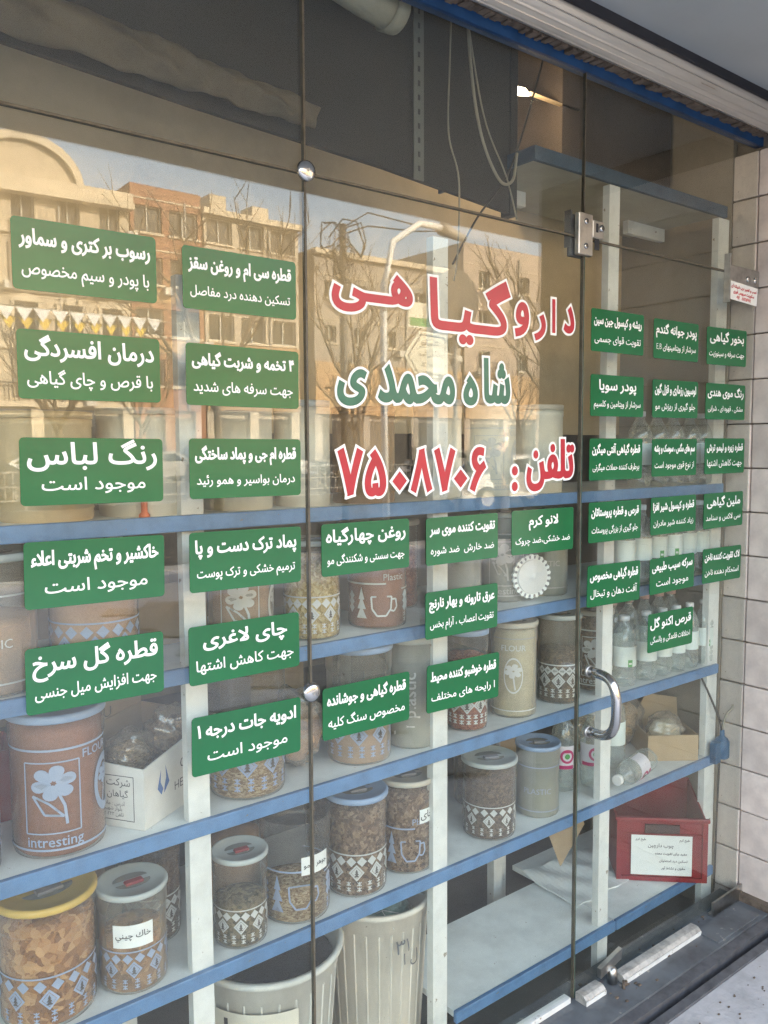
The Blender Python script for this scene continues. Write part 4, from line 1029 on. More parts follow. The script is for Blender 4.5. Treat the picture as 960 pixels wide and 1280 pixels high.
    if sticker:
        word, su, sz, sw, shh = sticker
        Rr = r * (0.956) + 0.0014
        n = 10; mb = MB()
        vs = []; 
        for i in range(n + 1):
            u = face + su + (i / n - 0.5) * sw / Rr
            vs += [(Rr * math.cos(u), Rr * math.sin(u), sz * h - shh / 2), (Rr * math.cos(u), Rr * math.sin(u), sz * h + shh / 2)]
        mb.add(vs, [(2 * i, 2 * i + 2, 2 * i + 3, 2 * i + 1) for i in range(n)], True)
        so = mb.build('sticker', M['paper'], t)
        tv, tf, tb = text_mesh(word, 0.02, True)
        em = min(sw * 0.86 / (tb[1] - tb[0]), shh * 0.8 / (tb[3] - tb[2]))
        out = []
        for px, pz in tv:
            u = face + su + (px - (tb[0] + tb[1]) / 2) * em / Rr
            out.append(((Rr + 0.0006) * math.cos(u), (Rr + 0.0006) * math.sin(u), sz * h + (pz - (tb[2] + tb[3]) / 2) * em))
        MB().add(out, tf).build('lettering', M['ink'], so)
    return t

# shelf 4, front row, left to right
jar(0.410, 0.163, S4, 0.088, 0.225, 'wide jar of orange resin with a yellow lid, lower left corner', content='c_orange', fill=0.86, lid='lid_yellow', pr='diamond', prm='print_blue', body='jar_clear')
jar(0.563, 0.141, S4, 0.066, 0.195, 'jar with grey lid, red tab and handwritten white label, beside the yellow lidded jar', content='c_orange', fill=0.55, lid='lid_grey', pr='diamond', prm='print_blue', tab='tab_red', sticker=('خاك چيني', 0.0, 0.60, 0.076, 0.044), body='jar_cloud')
jar(0.650, 0.262, S4, 0.062, 0.225, 'dark filled jar with dusty lid half hidden behind the leftmost white post', content='c_dark', fill=0.8, lid='lid_cream', pr='diamond', prm='print_white')
jar(0.791, 0.132, S4, 0.058, 0.190, 'slim jar with white diamond print and red tab, right of the leftmost post', content='c_olive', fill=0.5, lid='lid_grey', pr='diamond', tab='tab_red', body='jar_clear')
jar(0.860, 0.30, S4, 0.068, 0.215, 'jar with a salmon coloured lid behind the slim diamond jar', content='c_peach', fill=0.7, lid='lid_salmon')
jar(0.939, 0.152, S4, 0.079, 0.225, 'open lidless jar with a white paper label behind the left seam', content='c_straw', fill=0.30, lid=None, pr='cup', prm='print_blue', sticker=('جوهر لیمو', 0.62, 0.58, 0.070, 0.040), body='jar_clear')
jar(1.105, 0.149, S4, 0.073, 0.232, 'jar of brown herb with a bright blue lid, right of the open jar', content='c_brown', fill=0.92, lid='lid_blue', pr='diamond', body='jar_clear')
jar(1.262, 0.155, S4, 0.071, 0.228, 'jar of dried herb with cream lid and torn label, left of the middle post', content='c_brown', fill=0.92, lid='lid_cream', pr='cup', prm='print_blue', body='jar_clear', sticker=('چای', 0.8, 0.62, 0.045, 0.034))
jar(1.150, 0.33, S4, 0.065, 0.22, 'pale lidded jar half hidden behind the blue lidded herb jar', content='c_dark', lid='lid_cream')
jar(1.400, 0.30, S4, 0.070, 0.225, 'dusty jar in the shadow just right of the middle post', content='c_dark', lid='lid_grey')
jar(1.542, 0.148, S4, 0.073, 0.205, 'dark brown jar with grey lid and crisp white diamonds, right of the middle post', content='c_dark', fill=0.93, lid='lid_grey', pr='diamond', body='jar_clear')
jar(1.655, 0.31, S4, 0.070, 0.225, 'open dusty jar behind the dark brown diamond jar', content='c_dark', fill=0.5, lid=None, body='jar_cloud')
jar(1.736, 0.150, S4, 0.062, 0.200, 'cloudy jar with blue grey lid standing alone left of the door gap', content='c_cream', fill=0.45, lid='lid_blue', body='jar_grey', pr='line', prm='print_blue', tab='tab_grey')
# shelf 3
jar(0.270, 0.141, S3, 0.065, 0.215, 'grey lidded dark jar cut by the left edge of the picture', content='c_dark', fill=0.8, lid='lid_cream', pr='diamond', prm='print_blue')
jar(0.439, 0.159, S3, 0.084, 0.258, 'large flower printed jar of brown powder with a blue lid', content='c_rust', fill=0.95, lid='lid_blue', pr='flower', prm='print_blue', body='jar_clear', rot=-0.10)
jar(0.827, 0.158, S3, 0.083, 0.262, 'open jar of pale seeds under the lowest left sign', content='c_straw', fill=0.5, lid=None, pr='diamond', prm='print_blue', body='jar_clear')
jar(1.119, 0.155, S3, 0.078, 0.270, 'blue lidded jar of peach powder behind the kidney sign, left of the grey drum', content='c_peach', fill=0.55, lid='lid_blue', pr='diamond', prm='print_blue', body='jar_cloud')
jar(1.275, 0.150, S3, 0.066, 0.268, 'tall grey jar printed with plastic in sideways letters', content='c_cream', fill=0.25, lid='lid_grey', pr='vplastic', body='jar_grey')
jar(1.457, 0.145, S3, 0.054, 0.258, 'slim jar of dark red petals right of the middle post', content='c_red', fill=0.75, lid='lid_blue', pr='diamond', body='jar_clear')
jar(1.632, 0.148, S3, 0.064, 0.255, 'cream filled jar with a raised flower medallion and no colour', content='c_cream', fill=0.95, lid='lid_cream', pr='flour', prm='print_white', body='jar_cloud')
jar(1.820, 0.150, S3, 0.062, 0.250, 'brown jar with bold white diamonds left of the door gap', content='c_dark', fill=0.6, lid='lid_grey', pr='diamond', body='jar_cloud')
jar(1.995, 0.165, S3, 0.058, 0.235, 'brown flower printed jar seen through the door behind the handle', content='c_brown', fill=0.95, lid='lid_cream', pr='flower', prm='print_white', body='jar_cloud')
# shelf 2
jar(0.330, 0.160, S2, 0.085, 0.240, 'big jar of peach powder with faint print at the far left', content='c_peach', fill=0.55, lid='lid_grey', pr='line', prm='print_white', body='jar_cloud')
jar(0.515, 0.160, S2, 0.083, 0.236, 'big peach jar with blue tree print behind the two lowest left signs', content='c_peach', fill=0.8, lid='lid_cream', pr='diamond', prm='print_blue', body='jar_clear')
jar(0.815, 0.150, S2, 0.070, 0.215, 'peach jar with a pale leaf print right of the leftmost post', content='c_peach', fill=0.9, lid='lid_cream', pr='flower', prm='print_white', body='jar_cloud', rot=0.0)
jar(0.988, 0.148, S2, 0.064, 0.215, 'jar full of yellow seeds with white diamonds behind the left seam', content='c_seed', fill=0.85, lid='lid_grey', pr='diamond', prm='print_white', body='jar_clear')
jar(1.171, 0.150, S2, 0.071, 0.210, 'red brown jar with white fir tree and cup print', content='c_rust', fill=0.92, lid='lid_grey', pr='cup', prm='print_white', body='jar_clear')
jar(1.46, 0.18, S2, 0.060, 0.230, 'pale blue and white jar left of the round white wheel', content='c_white', fill=0.5, lid='lid_blue', body='jar_grey')
jar(1.625, 0.185, S2, 0.060, 0.238, 'grey printed jar behind the round white wheel', content='c_dark', fill=0.45, lid='lid_grey', pr='flower', prm='print_grey', body='jar_grey')
jar(1.785, 0.170, S2, 0.062, 0.240, 'off white powder jar with grey print next to the door gap', content='c_cream', fill=0.95, lid='lid_grey', pr='line', prm='print_grey', body='jar_grey')
jar(1.345, 0.30, S2, 0.062, 0.225, 'dark red jar behind the middle post under the top shelf', content='c_red', fill=0.7, lid='lid_cream', body='jar_clear')
# tubs and tins on the top shelf
def drum(x, y, r, h, m, label, lidm=None, pr=None, prm='print_grey', name='plastic_drum', cat='tub'):
    t = empty(name, (x, y, S1), label, cat)
    MB().lathe([(r * 0.94, 0), (r * 0.97, 0.004), (r * 0.97, h * 0.10), (r * 0.985, h * 0.105), (r * 0.985, h * 0.12), (r * 0.97, h * 0.125), (r * 0.97, h * 0.86), (r * 0.99, h * 0.87), (r * 0.99, h * 0.93), (r * 0.95, h * 0.935), (0.001, h * 0.935)], 40, cap=False).build('body', M[m], t)
    MB().lathe([(r * 0.96, h * 0.936), (r * 1.0, h * 0.94), (r * 1.0, h * 0.995), (r * 0.97, h), (0.001, h * 0.985)], 40, cap=False).build('lid', M[lidm or m], t)
    if pr:
        face = math.atan2(CAMP.y - y, CAMP.x - x)
        print_mesh(pr, r * 0.971 + 0.0006, h * 0.86, face).build('print', M[prm], t)
    return t
drum(0.436, 0.157, 0.082, 0.19, 'tub_tan', 'tan tub at the left end of the top shelf', name='plastic_tub')
drum(0.612, 0.160, 0.080, 0.20, 'tub_pale', 'pale grey tub left of the leftmost post on the top shelf', name='plastic_tub')
drum(0.825, 0.175, 0.075, 0.24, 'tub_pale', 'pale drum right of the leftmost post on the top shelf')
drum(0.975, 0.160, 0.062, 0.225, 'tub_pale', 'greyish drum directly behind the left seam', 'lid_grey')
drum(1.134, 0.150, 0.073, 0.215, 'tin_brown', 'brown tin under the big red digits', name='tin', cat='tin')
drum(1.395, 0.190, 0.062, 0.240, 'tub_pale', 'pale drum just right of the middle post under the digits', 'lid_grey')
drum(1.540, 0.150, 0.068, 0.245, 'tub_pale', 'drum with a printed flower behind the colon of the phone number', 'lid_cream', 'flower', 'print_white')
drum(1.735, 0.165, 0.072, 0.235, 'tub_pale', 'wide pale drum behind the telephone word by the door gap', 'lid_cream')
t = empty('round_wheel', (1.655, 0.108, S2 + 0.068), 'round white toothed plastic wheel leaning on jars beside the door gap', 'wheel')
t.rotation_euler = (0, 0, -0.25)
mb = MB(); n = 44; R1 = 0.060
o_ = [((R1 * (1.0 if i % 2 else 0.93)) * math.cos(2 * math.pi * i / n), (R1 * (1.0 if i % 2 else 0.93)) * math.sin(2 * math.pi * i / n)) for i in range(n)]
mb.prism(o_, -0.004, 0.004); mb.build('rim', M['sticker_white'], t)
MB().lathe([(0.046, 0), (0.046, 0.002), (0.044, 0.0035), (0.012, 0.004), (0.008, 0.010), (0.001, 0.011)], 32, cap=False).build('hub', M['cap_white'], t, rot=(rad(90), 0, 0), loc=(0, -0.0045, 0))
mb = MB()
for k in range(22):
    a = 2 * math.pi * k / 22; c_, s_ = math.cos(a), math.sin(a)
    mb.add([(0.048 * c_ - 0.0025 * s_, -0.0048, 0.048 * s_ + 0.0025 * c_), (0.048 * c_ + 0.0025 * s_, -0.0048, 0.048 * s_ - 0.0025 * c_), (0.0555 * c_ + 0.0035 * s_, -0.0048, 0.0555 * s_ - 0.0035 * c_), (0.0555 * c_ - 0.0035 * s_, -0.0048, 0.0555 * s_ + 0.0035 * c_)], [(0, 1, 2, 3)])
mb.build('slot', M['tab_grey'], t)
t = empty('orange_bottle', (0.655, 0.09, S1), 'slim bright orange bottle on the top shelf left of the leftmost post', 'bottle')
t.location = (0.585, 0.072 + 0.008, S1)
MB().lathe([(0.010, 0), (0.010, 0.005), (0.006, 0.010), (0.006, 0.05), (0.003, 0.06)], 14).build('body', M['orange'], t)  # small solid added in place of a bollard mirrored in the glass

# ------------------------------------------------------------------ bottles
def bottle(x, y, z, r, h, label, capm='cap_white', lab='label_pale', pink=False, lie=None, group='clear bottles on the shelves', stripe=None):
    t = empty('clear_bottle', (x, y, z), label, 'bottle', group)
    pr = [(r * 0.55, 0.0), (r * 0.85, 0.004), (r * 0.98, h * 0.06), (r, h * 0.12)]
    for k in range(7):
        zz = h * (0.14 + 0.075 * k); pr += [(r, zz), (r * (0.955 if k in (0, 1, 6) else 0.985), zz + h * 0.02), (r, zz + h * 0.04)]
    pr += [(r, h * 0.66), (r * 0.93, h * 0.73), (r * 0.74, h * 0.80), (r * 0.50, h * 0.86), (r * 0.36, h * 0.90), (r * 0.34, h * 0.94), (r * 0.34, h * 0.955)]
    MB().lathe(pr, 30, cap=False, lobes=5, lobe_amp=(0.07, h * 0.055)).build('body', M['bottle'], t)
    cp_ = MB().lathe([(r * 0.42, h * 0.935), (r * 0.44, h * 0.94), (r * 0.44, h * 0.995), (r * 0.38, h)], 20).build('cap', M[capm], t)
    MB().lathe([(r * 0.46, h * 0.915), (r * 0.46, h * 0.925)], 20).build('neck_ring', M['bottle'], t)
    face = math.atan2(CAMP.y - y, CAMP.x - x)
    Rr = r * 1.012; n = 16; vs = []
    span = 3.4 if lab == 'label_pale' else 5.2
    for i in range(n + 1):
        u = face + (i / n - 0.5) * span + (0.3 if lab == 'label_pale' else 0)
        vs += [(Rr * math.cos(u), Rr * math.sin(u), h * 0.30), (Rr * math.cos(u), Rr * math.sin(u), h * 0.58)]
    lo = MB().add(vs, [(2 * i, 2 * i + 2, 2 * i + 3, 2 * i + 1) for i in range(n)], True).build('label', M[lab], t)
    def patch(u0, u1, z0, z1, m, d, nm):
        v2 = []
        for i in range(7):
            u = face + u0 + (u1 - u0) * i / 6; v2 += [((Rr + d) * math.cos(u), (Rr + d) * math.sin(u), h * z0), ((Rr + d) * math.cos(u), (Rr + d) * math.sin(u), h * z1)]
        MB().add(v2, [(2 * i, 2 * i + 2, 2 * i + 3, 2 * i + 1) for i in range(6)], True).build(nm, M[m], lo)
    if pink:
        patch(-0.9, 0.9, 0.30, 0.345, 'magenta', 0.0006, 'stripe')
        # round emblem
        def emb(R0, R1_, m, d, nm):
            v2 = []; n2 = 24
            for i in range(n2):
                a = 2 * math.pi * i / n2
                for rr in (R0, R1_):
                    u = face + 0.35 + rr * math.cos(a) / Rr; v2.append(((Rr + d) * math.cos(u), (Rr + d) * math.sin(u), h * 0.455 + rr * math.sin(a)))
            MB().add(v2, [(2 * i, 2 * i + 1, (2 * i + 3) % (2 * n2), (2 * i + 2) % (2 * n2)) for i in range(n2)]).build(nm, M[m], lo)
        emb(0.014, 0.021, 'magenta', 0.0009, 'emblem'); emb(0.0005, 0.008, 'leafprint', 0.0009, 'emblem')
        patch(0.1, 0.6, 0.50, 0.515, 'magenta', 0.0012, 'emblem')
    if stripe: patch(0.35, 0.75, 0.30, 0.40, 'leafprint', 0.0007, 'stripe'); patch(0.42, 0.68, 0.335, 0.36, 'cap_white', 0.0012, 'stripe')
    if lie: t.rotation_euler = lie
    return t
gname = 'clear bottles on the shelves'
row3 = [(2.075, 0.115, 0.036), (2.180, 0.112, 0.034), (2.262, 0.108, 0.030), (2.335, 0.106, 0.029), (2.408, 0.106, 0.029), (2.492, 0.106, 0.031)]
nm3 = ['leftmost', 'second', 'third', 'fourth', 'fifth', 'last']
for i, (x, y, r) in enumerate(row3):
    bottle(x, y, S3, r, 0.212, f'{nm3[i]} clear water bottle from the left of the front row under the lowest door sign', 'cap_white', stripe=i in (0, 5))
for i, x in enumerate((2.15, 2.235, 2.32, 2.40, 2.47)):
    bottle(x, 0.215, S3, 0.034, 0.235, f'{nm3[i]} red capped clear bottle from the left in the rear row of the third shelf', 'cap_red')
for i, x in enumerate((2.06, 2.145, 2.225, 2.305, 2.385, 2.455)):
    bottle(x, 0.112, S2, 0.033, 0.235, f'{nm3[i]} clear bottle from the left on the second shelf behind the door signs', 'cap_white', stripe=i in (2, 3))
for i, x in enumerate((2.13, 2.215, 2.30, 2.39, 2.46)):
    bottle(x, 0.112, S1, 0.036, 0.225, f'{nm3[i]} clear bottle from the left on the top shelf behind the door signs', 'cap_white')
bottle(1.905, 0.200, S4, 0.036, 0.245, 'clear bottle with magenta label standing behind the door gap', 'cap_white', 'label_pink', True)
bottle(1.995, 0.165, S4, 0.034, 0.235, 'clear bottle with magenta label half hidden by the post under the handle', 'cap_white', 'label_pink', True)
bottle(2.165, 0.215, S4, 0.038, 0.265, 'tallest clear bottle standing behind the lying bottle', 'cap_red', 'label_pale')
bl_ = bottle(2.030, 0.100, S4 + 0.037, 0.036, 0.235, 'clear bottle with magenta label lying on its side at the shelf edge', 'cap_white', 'label_pink', True)
bl_.location = (2.235, 0.130, S4 + 0.037)
bl_.rotation_euler = (0, rad(-90), rad(12))

# ------------------------------------------------------------------ boxes, bags, crate, bins
t = empty('pharmacy_box', (0.574, 0.092, S3 + 0.001), 'open white printed cardboard box of bags beside the flower jar', 'box', rz=0)
# two visible sides meet at the front corner: left side runs back-left, right side back-right
c0 = Vector((0, 0)); cl = Vector((-0.105, 0.155)); cr = Vector((0.215, 0.130)); cb = cl + cr
def wallq(p, q, z0, z1a, z1b, th, name, m, parent):
    d = (q - p).normalized(); nrm = Vector((-d.y, d.x)) * th
    vs = [(p.x, p.y, z0), (q.x, q.y, z0), (q.x, q.y, z1b), (p.x, p.y, z1a), (p.x + nrm.x, p.y + nrm.y, z0), (q.x + nrm.x, q.y + nrm.y, z0), (q.x + nrm.x, q.y + nrm.y, z1b), (p.x + nrm.x, p.y + nrm.y, z1a)]
    return MB().add(vs, [(0, 1, 2, 3), (7, 6, 5, 4), (0, 4, 5, 1), (1, 5, 6, 2), (2, 6, 7, 3), (3, 7, 4, 0)]).build(name, m, parent)
wallq(cl, c0, 0, 0.128, 0.118, 0.003, 'side', M['card_white'], t)
wallq(c0, cr, 0, 0.118, 0.150, 0.003, 'side', M['card_white'], t)
wallq(cr, cb, 0, 0.150, 0.16, 0.003, 'side', M['card_in'], t)
wallq(cb, cl, 0, 0.16, 0.150, 0.003, 'side', M['card_in'], t)
# raised flaps
MB().add([(cl.x, cl.y, 0.150), (cb.x, cb.y, 0.16), (cb.x + 0.01, cb.y + 0.02, 0.235), (cl.x + 0.03, cl.y + 0.03, 0.205)], [(0, 1, 2, 3)]).build('flap', M['card_in'], t)
# print on the left side: frame and writing
def on_wall(mb, p, q, u0, z0, em, s_, m=None, shaped=True, off=0.01, nrm=-0.0007):
    d = (q - p).normalized(); nv = Vector((d.y, -d.x)) * 0.0008
    vs, fs, b_ = text_mesh(s_, off, shaped)
    mb.add([(p.x + d.x * (u0 + (x - b_[0]) * em) + nv.x, p.y + d.y * (u0 + (x - b_[0]) * em) + nv.y, z0 + y * em) for x, y in vs], fs)
def wall_strip(mb, p, q, u0, u1, z0, z1):
    d = (q - p).normalized(); nv = Vector((d.y, -d.x)) * 0.0008
    A = lambda u, z: (p.x + d.x * u + nv.x, p.y + d.y * u + nv.y, z)
    mb.add([A(u0, z0), A(u1, z0), A(u1, z1), A(u0, z1)], [(0, 1, 2, 3)])
mb = MB(); L_ = (c0 - cl).length
for a in ((0.02, L_ - 0.022, 0.014, 0.0155), (0.02, L_ - 0.022, 0.100, 0.1015), (L_ - 0.0235, L_ - 0.022, 0.014, 0.1015)): wall_strip(mb, cl, c0, *a)
on_wall(mb, cl, c0, 0.105, 0.082, 0.020, 'شرکت'); on_wall(mb, cl, c0, 0.072, 0.060, 0.018, 'گیاهان قائم')
on_wall(mb, cl, c0, 0.075, 0.043, 0.010, 'آدرس : جاده قدیم'); on_wall(mb, cl, c0, 0.070, 0.033, 0.010, 'بلوار شهید چمران'); on_wall(mb, cl, c0, 0.080, 0.022, 0.010, 'تلفن ۲۲۲-۳۳۳۷')
mb.build('lettering', M['ink_soft'], t)
mb = MB()
on_wall(mb, c0, cr, 0.115, 0.080, 0.028, 'GHAEM', shaped=False, off=0.0); on_wall(mb, c0, cr, 0.095, 0.042, 0.025, 'HERBAL MED', shaped=False, off=0.0)
mb.build('lettering', M['ink_soft'], t)
mb = MB()
d = (cr - c0).normalized(); nv = Vector((d.y, -d.x)) * 0.0009
A = lambda u, z: (c0.x + d.x * u + nv.x, c0.y + d.y * u + nv.y, z)
for pts in ([(0.052, 0.050), (0.040, 0.065), (0.052, 0.100), (0.050, 0.075), (0.058, 0.060)], [(0.060, 0.050), (0.078, 0.068), (0.066, 0.105), (0.068, 0.080), (0.062, 0.064)]):
    mb.add([A(*p) for p in pts], [tuple(range(len(pts)))])
mb.build('emblem', M['ink_blue'], t)
mb = MB(); d = (cl - cb).normalized()
vs, fs, b_ = text_mesh('DAROU', 0.0, False)
mb.add([(cl.x + 0.015 + (x) * 0.030 * 0.9, cl.y + 0.020 - 0.0012, 0.163 + y * 0.030 + x * 0.004) for x, y in vs], fs)
mb.build('lettering', M['ink_soft'], t)

def bag(x, y, z, sx, sy, sz, label, m, seed, inner=None, name='plastic_bag'):
    random.seed(seed)
    t = empty(name, (x, y, z), label, 'bag')
    def lump(k, am, zz=1.0):
        bm = bmesh.new(); bmesh.ops.create_icosphere(bm, subdivisions=4, radius=1.0)
        ph = [random.uniform(0, 6) for _ in range(6)]
        for v in bm.verts:
            c = v.co.copy()
            dsp = 1 + am * (math.sin(5 * c.x + ph[0]) * math.sin(6 * c.y + ph[1]) + 0.6 * math.sin(11 * c.z + 5 * c.x + ph[2]) + 0.4 * abs(math.sin(13 * c.x - 9 * c.y + ph[3])))
            v.co = Vector((c.x * sx * dsp * k, c.y * sy * dsp * k, max(0.002, sz * (0.5 + 0.5 * c.z * dsp * k) * zz)))
        me = bpy.data.meshes.new('lump'); bm.to_mesh(me); bm.free()
        for p in me.polygons: p.use_smooth = True
        return me
    if inner: link('contents', lump(0.88, 0.05, 0.86), M[inner], t)
    link('wrap', lump(1.0, 0.12), M[m], t)
    return t
def bag_in(*a, **k): return bag(*a, **k)
bag(0.60, 0.235, S3 + 0.045, 0.052, 0.038, 0.105, 'clear bag of dried roots bulging from the white printed box', 'bag', 2, 'c_straw')
bag(0.70, 0.250, S3 + 0.065, 0.055, 0.035, 0.115, 'clear bag of brown herb at the post end of the white printed box', 'bag', 3, 'c_brown')
bag(0.975, 0.20, S3 + 0.001, 0.062, 0.055, 0.175, 'bulging bag of pale shavings behind the lower steel clamp', 'bag', 5, 'c_peach')
def cbox(name, x, y, z, w_, d_, h_, rz, label, m='card', open_=True, slack=0.0):
    t = empty(name, (x, y, z), label, 'box', rz=rz)
    th = 0.003
    MB().box(-w_ / 2, w_ / 2, -d_ / 2, -d_ / 2 + th, 0, h_).build('side', M[m], t)
    MB().box(-w_ / 2, w_ / 2, d_ / 2 - th, d_ / 2, 0, h_).build('side', M[m], t)
    MB().box(-w_ / 2, -w_ / 2 + th, -d_ / 2 + th * 1.02, d_ / 2 - th * 1.02, 0, h_ - 0.0005).build('side', M[m], t)
    MB().box(w_ / 2 - th, w_ / 2, -d_ / 2 + th * 1.02, d_ / 2 - th * 1.02, 0, h_ - 0.0005).build('side', M[m], t)
    MB().box(-w_ / 2 + th * 1.02, w_ / 2 - th * 1.02, -d_ / 2 + th * 1.02, d_ / 2 - th * 1.02, 0.0003, 0.003).build('base', M[m], t)
    return t
bx_ = cbox('cardboard_box', 2.405, 0.190, S4 + 0.001, 0.165, 0.175, 0.085, rad(-36), 'small open brown cardboard box at the right end of the fourth shelf')
MB().prism([(-0.08, 0), (0.08, 0), (0.085, 0.07), (-0.02, 0.085)], -0.0012, 0.0012).build('flap', M['card'], bx_, loc=(0.0, 0.085, 0.084), rot=(rad(-20), 0, 0))
bag(2.395, 0.180, S4 + 0.020, 0.065, 0.055, 0.115, 'clear bag bulging out of the small cardboard box', 'bag', 8, 'c_cream')
bag(2.340, 0.330, S4 + 0.001, 0.095, 0.070, 0.200, 'big pale sack behind the small cardboard box', 'bag', 9, 'c_straw', 'plastic_sack')
bag(2.200, 0.360, S4 + 0.001, 0.080, 0.060, 0.180, 'sack of tan herb behind the tallest bottle', 'bag', 10, 'c_straw', 'plastic_sack')
# poster behind
t = empty('wall_poster', (2.44, 0.475, 0.61), 'yellow green poster on the back behind the sacks', 'poster')
MB().box(-0.13, 0.13, -0.001, 0.001, -0.12, 0.13).build('sheet', M['yellow_sheet'], t)
MB().add(*text_line('برنا ۲', 0.0, 0.04, 0.075, 0.2, -0.0016, 0.03)).build('lettering', M['card'], t)
# clutter behind
for (x, y, z, w_, d_, h_, rz, lab, m_) in (
        (0.98, 0.36, S3, 0.16, 0.12, 0.20, 0.15, 'brown carton behind the seed jar near the lower clamp', 'card'),
        (0.66, 0.34, S2, 0.26, 0.16, 0.13, 0.1, 'low brown carton behind the leftmost post', 'card'),
        (1.40, 0.36, S3, 0.14, 0.12, 0.16, -0.1, 'small carton behind the middle post on the third shelf', 'card'),
        (1.78, 0.40, S4, 0.16, 0.12, 0.17, 0.1, 'brown carton at the back of the fourth shelf by the door gap', 'card'),
        (1.30, 0.37, S2, 0.20, 0.12, 0.17, 0.05, 'dark stained carton at the back of the second shelf', 'card_in'),
        (0.45, 0.37, S4, 0.24, 0.12, 0.19, -0.05, 'dark carton behind the yellow lidded jar', 'card_in'),
        (0.30, 0.36, S3, 0.22, 0.12, 0.14, 0.0, 'red carton at the left end of the third shelf', 'crate_red'),
        (0.55, 0.37, S1, 0.30, 0.14, 0.20, 0.0, 'grey carton at the back of the top shelf', 'card_in'),
        (2.25, 0.38, S3, 0.36, 0.12, 0.15, 0.0, 'pale carton behind the bottles on the third shelf', 'card_in')):
    cbox('carton', x, y, z + 0.001, w_, d_, h_, rz, lab, m_)
t = empty('cardboard_flap', (1.80, 0.20, S5 + 0.13), 'loose brown cardboard piece hanging under the fourth shelf', 'cardboard')
MB().prism([(0.0, 0.0), (0.055, 0.05), (0.11, 0.10), (0.075, 0.175), (0.02, 0.16), (-0.06, 0.21), (-0.08, 0.17)], 0.0, 0.003).build('sheet', M['card'], t)
t.location = (1.90, 0.20, 0.20)
# crumpled pale board lying on the lower right platform
t = empty('warped_board', (2.0, 0.2, S5), 'warped grey white board lifted at its left edge beside the crate', 'board')
bm = bmesh.new(); bmesh.ops.create_grid(bm, x_segments=24, y_segments=10, size=0.5)
for v in bm.verts:
    u, q = v.co.x + 0.5, v.co.y + 0.5
    v.co = Vector((-0.05 + u * 0.40, -0.02 + q * 0.22, 0.004 + 0.022 * (1 - u) ** 2 * q + 0.004 * math.sin(u * 19 + q * 7)))
me = bpy.data.meshes.new('sheet'); bm.to_mesh(me); bm.free()
o = link('sheet', me, M['shelf_white'], t); sm = o.modifiers.new('thick', 'SOLIDIFY'); sm.thickness = 0.004
# white low rail and grey board left of platform
t = empty('low_rail', (1.42, 0.46, -0.1), 'white painted low wooden rail behind the bottom shelf', 'rail')
MB().box(0.0, 0.46, 0, 0.03, 0.25, 0.30).build('rail', M['white_paint'], t)
MB().box(0.461, 0.50, 0, 0.03, 0.0, 0.42).build('upright', M['white_paint'], t)
MB().box(-0.04, -0.001, 0, 0.03, 0.0, 0.42).build('upright', M['white_paint'], t)

# red crate, turned about 44 degrees
t = empty('red_crate', (2.191, 0.213, S5 + 0.001), 'open red plastic crate with a white paper on its front', 'crate', rz=rad(-43.5))
CW, CD, CH = 0.285, 0.235, 0.198
bb = MB()
bb.box(0, CW, 0, 0.005, 0, CH); bb.build('front_side', M['crate_red'], t)
MB().box(0, CW, CD - 0.005, CD, 0, CH + 0.055).build('rear_side', M['crate_red'], t)
MB().prism_x([(0.0055, 0), (CD - 0.0055, 0), (CD - 0.0055, CH + 0.05), (0.0055, CH - 0.001)], 0, 0.005).build('left_side', M['crate_red'], t)
MB().prism_x([(0.0055, 0), (CD - 0.0055, 0), (CD - 0.0055, CH + 0.05), (0.0055, CH - 0.001)], CW - 0.005, CW).build('right_side', M['crate_red'], t)
MB().box(0.0055, CW - 0.0055, 0.0055, CD - 0.0055, 0.001, 0.006).build('base', M['crate_red'], t)
MB().bevbox(-0.006, CW + 0.006, -0.009, 0.004, CH, CH + 0.012, 0.002).build('front_rim', M['crate_red'], t)
MB().box(0.0, 0.016, -0.007, -0.0005, 0, CH - 0.001).box(CW - 0.016, CW, -0.007, -0.0005, 0, CH - 0.001).box(0.0165, CW - 0.0165, -0.007, -0.0005, 0, 0.014).box(0.0165, CW - 0.0165, -0.006, -0.0005, CH - 0.045, CH - 0.040).build('front_rib', M['crate_red'], t)
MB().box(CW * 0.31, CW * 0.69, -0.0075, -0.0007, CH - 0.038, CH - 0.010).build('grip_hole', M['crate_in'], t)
p = MB().box(0.045, 0.236, -0.0088, -0.008, 0.022, CH - 0.044).build('paper', M['paper'], t)
mb = MB()
for s_, cx, cz, em in (('طبخ کرم', 0.075, 0.140, 0.010), ('طبخ کرم', 0.212, 0.140, 0.010), ('چوب دارچین', 0.138, 0.120, 0.016), ('مفید برای تقویت معده', 0.170, 0.094, 0.011), ('تسکین درد استخوان', 0.178, 0.070, 0.011), ('مقوی و نشاط آور ....', 0.172, 0.046, 0.011)):
    mb.add(*text_line(s_, cx, cz, em, 0.11, -0.0094, 0.01))
mb.build('lettering', M['ink_soft'], p)

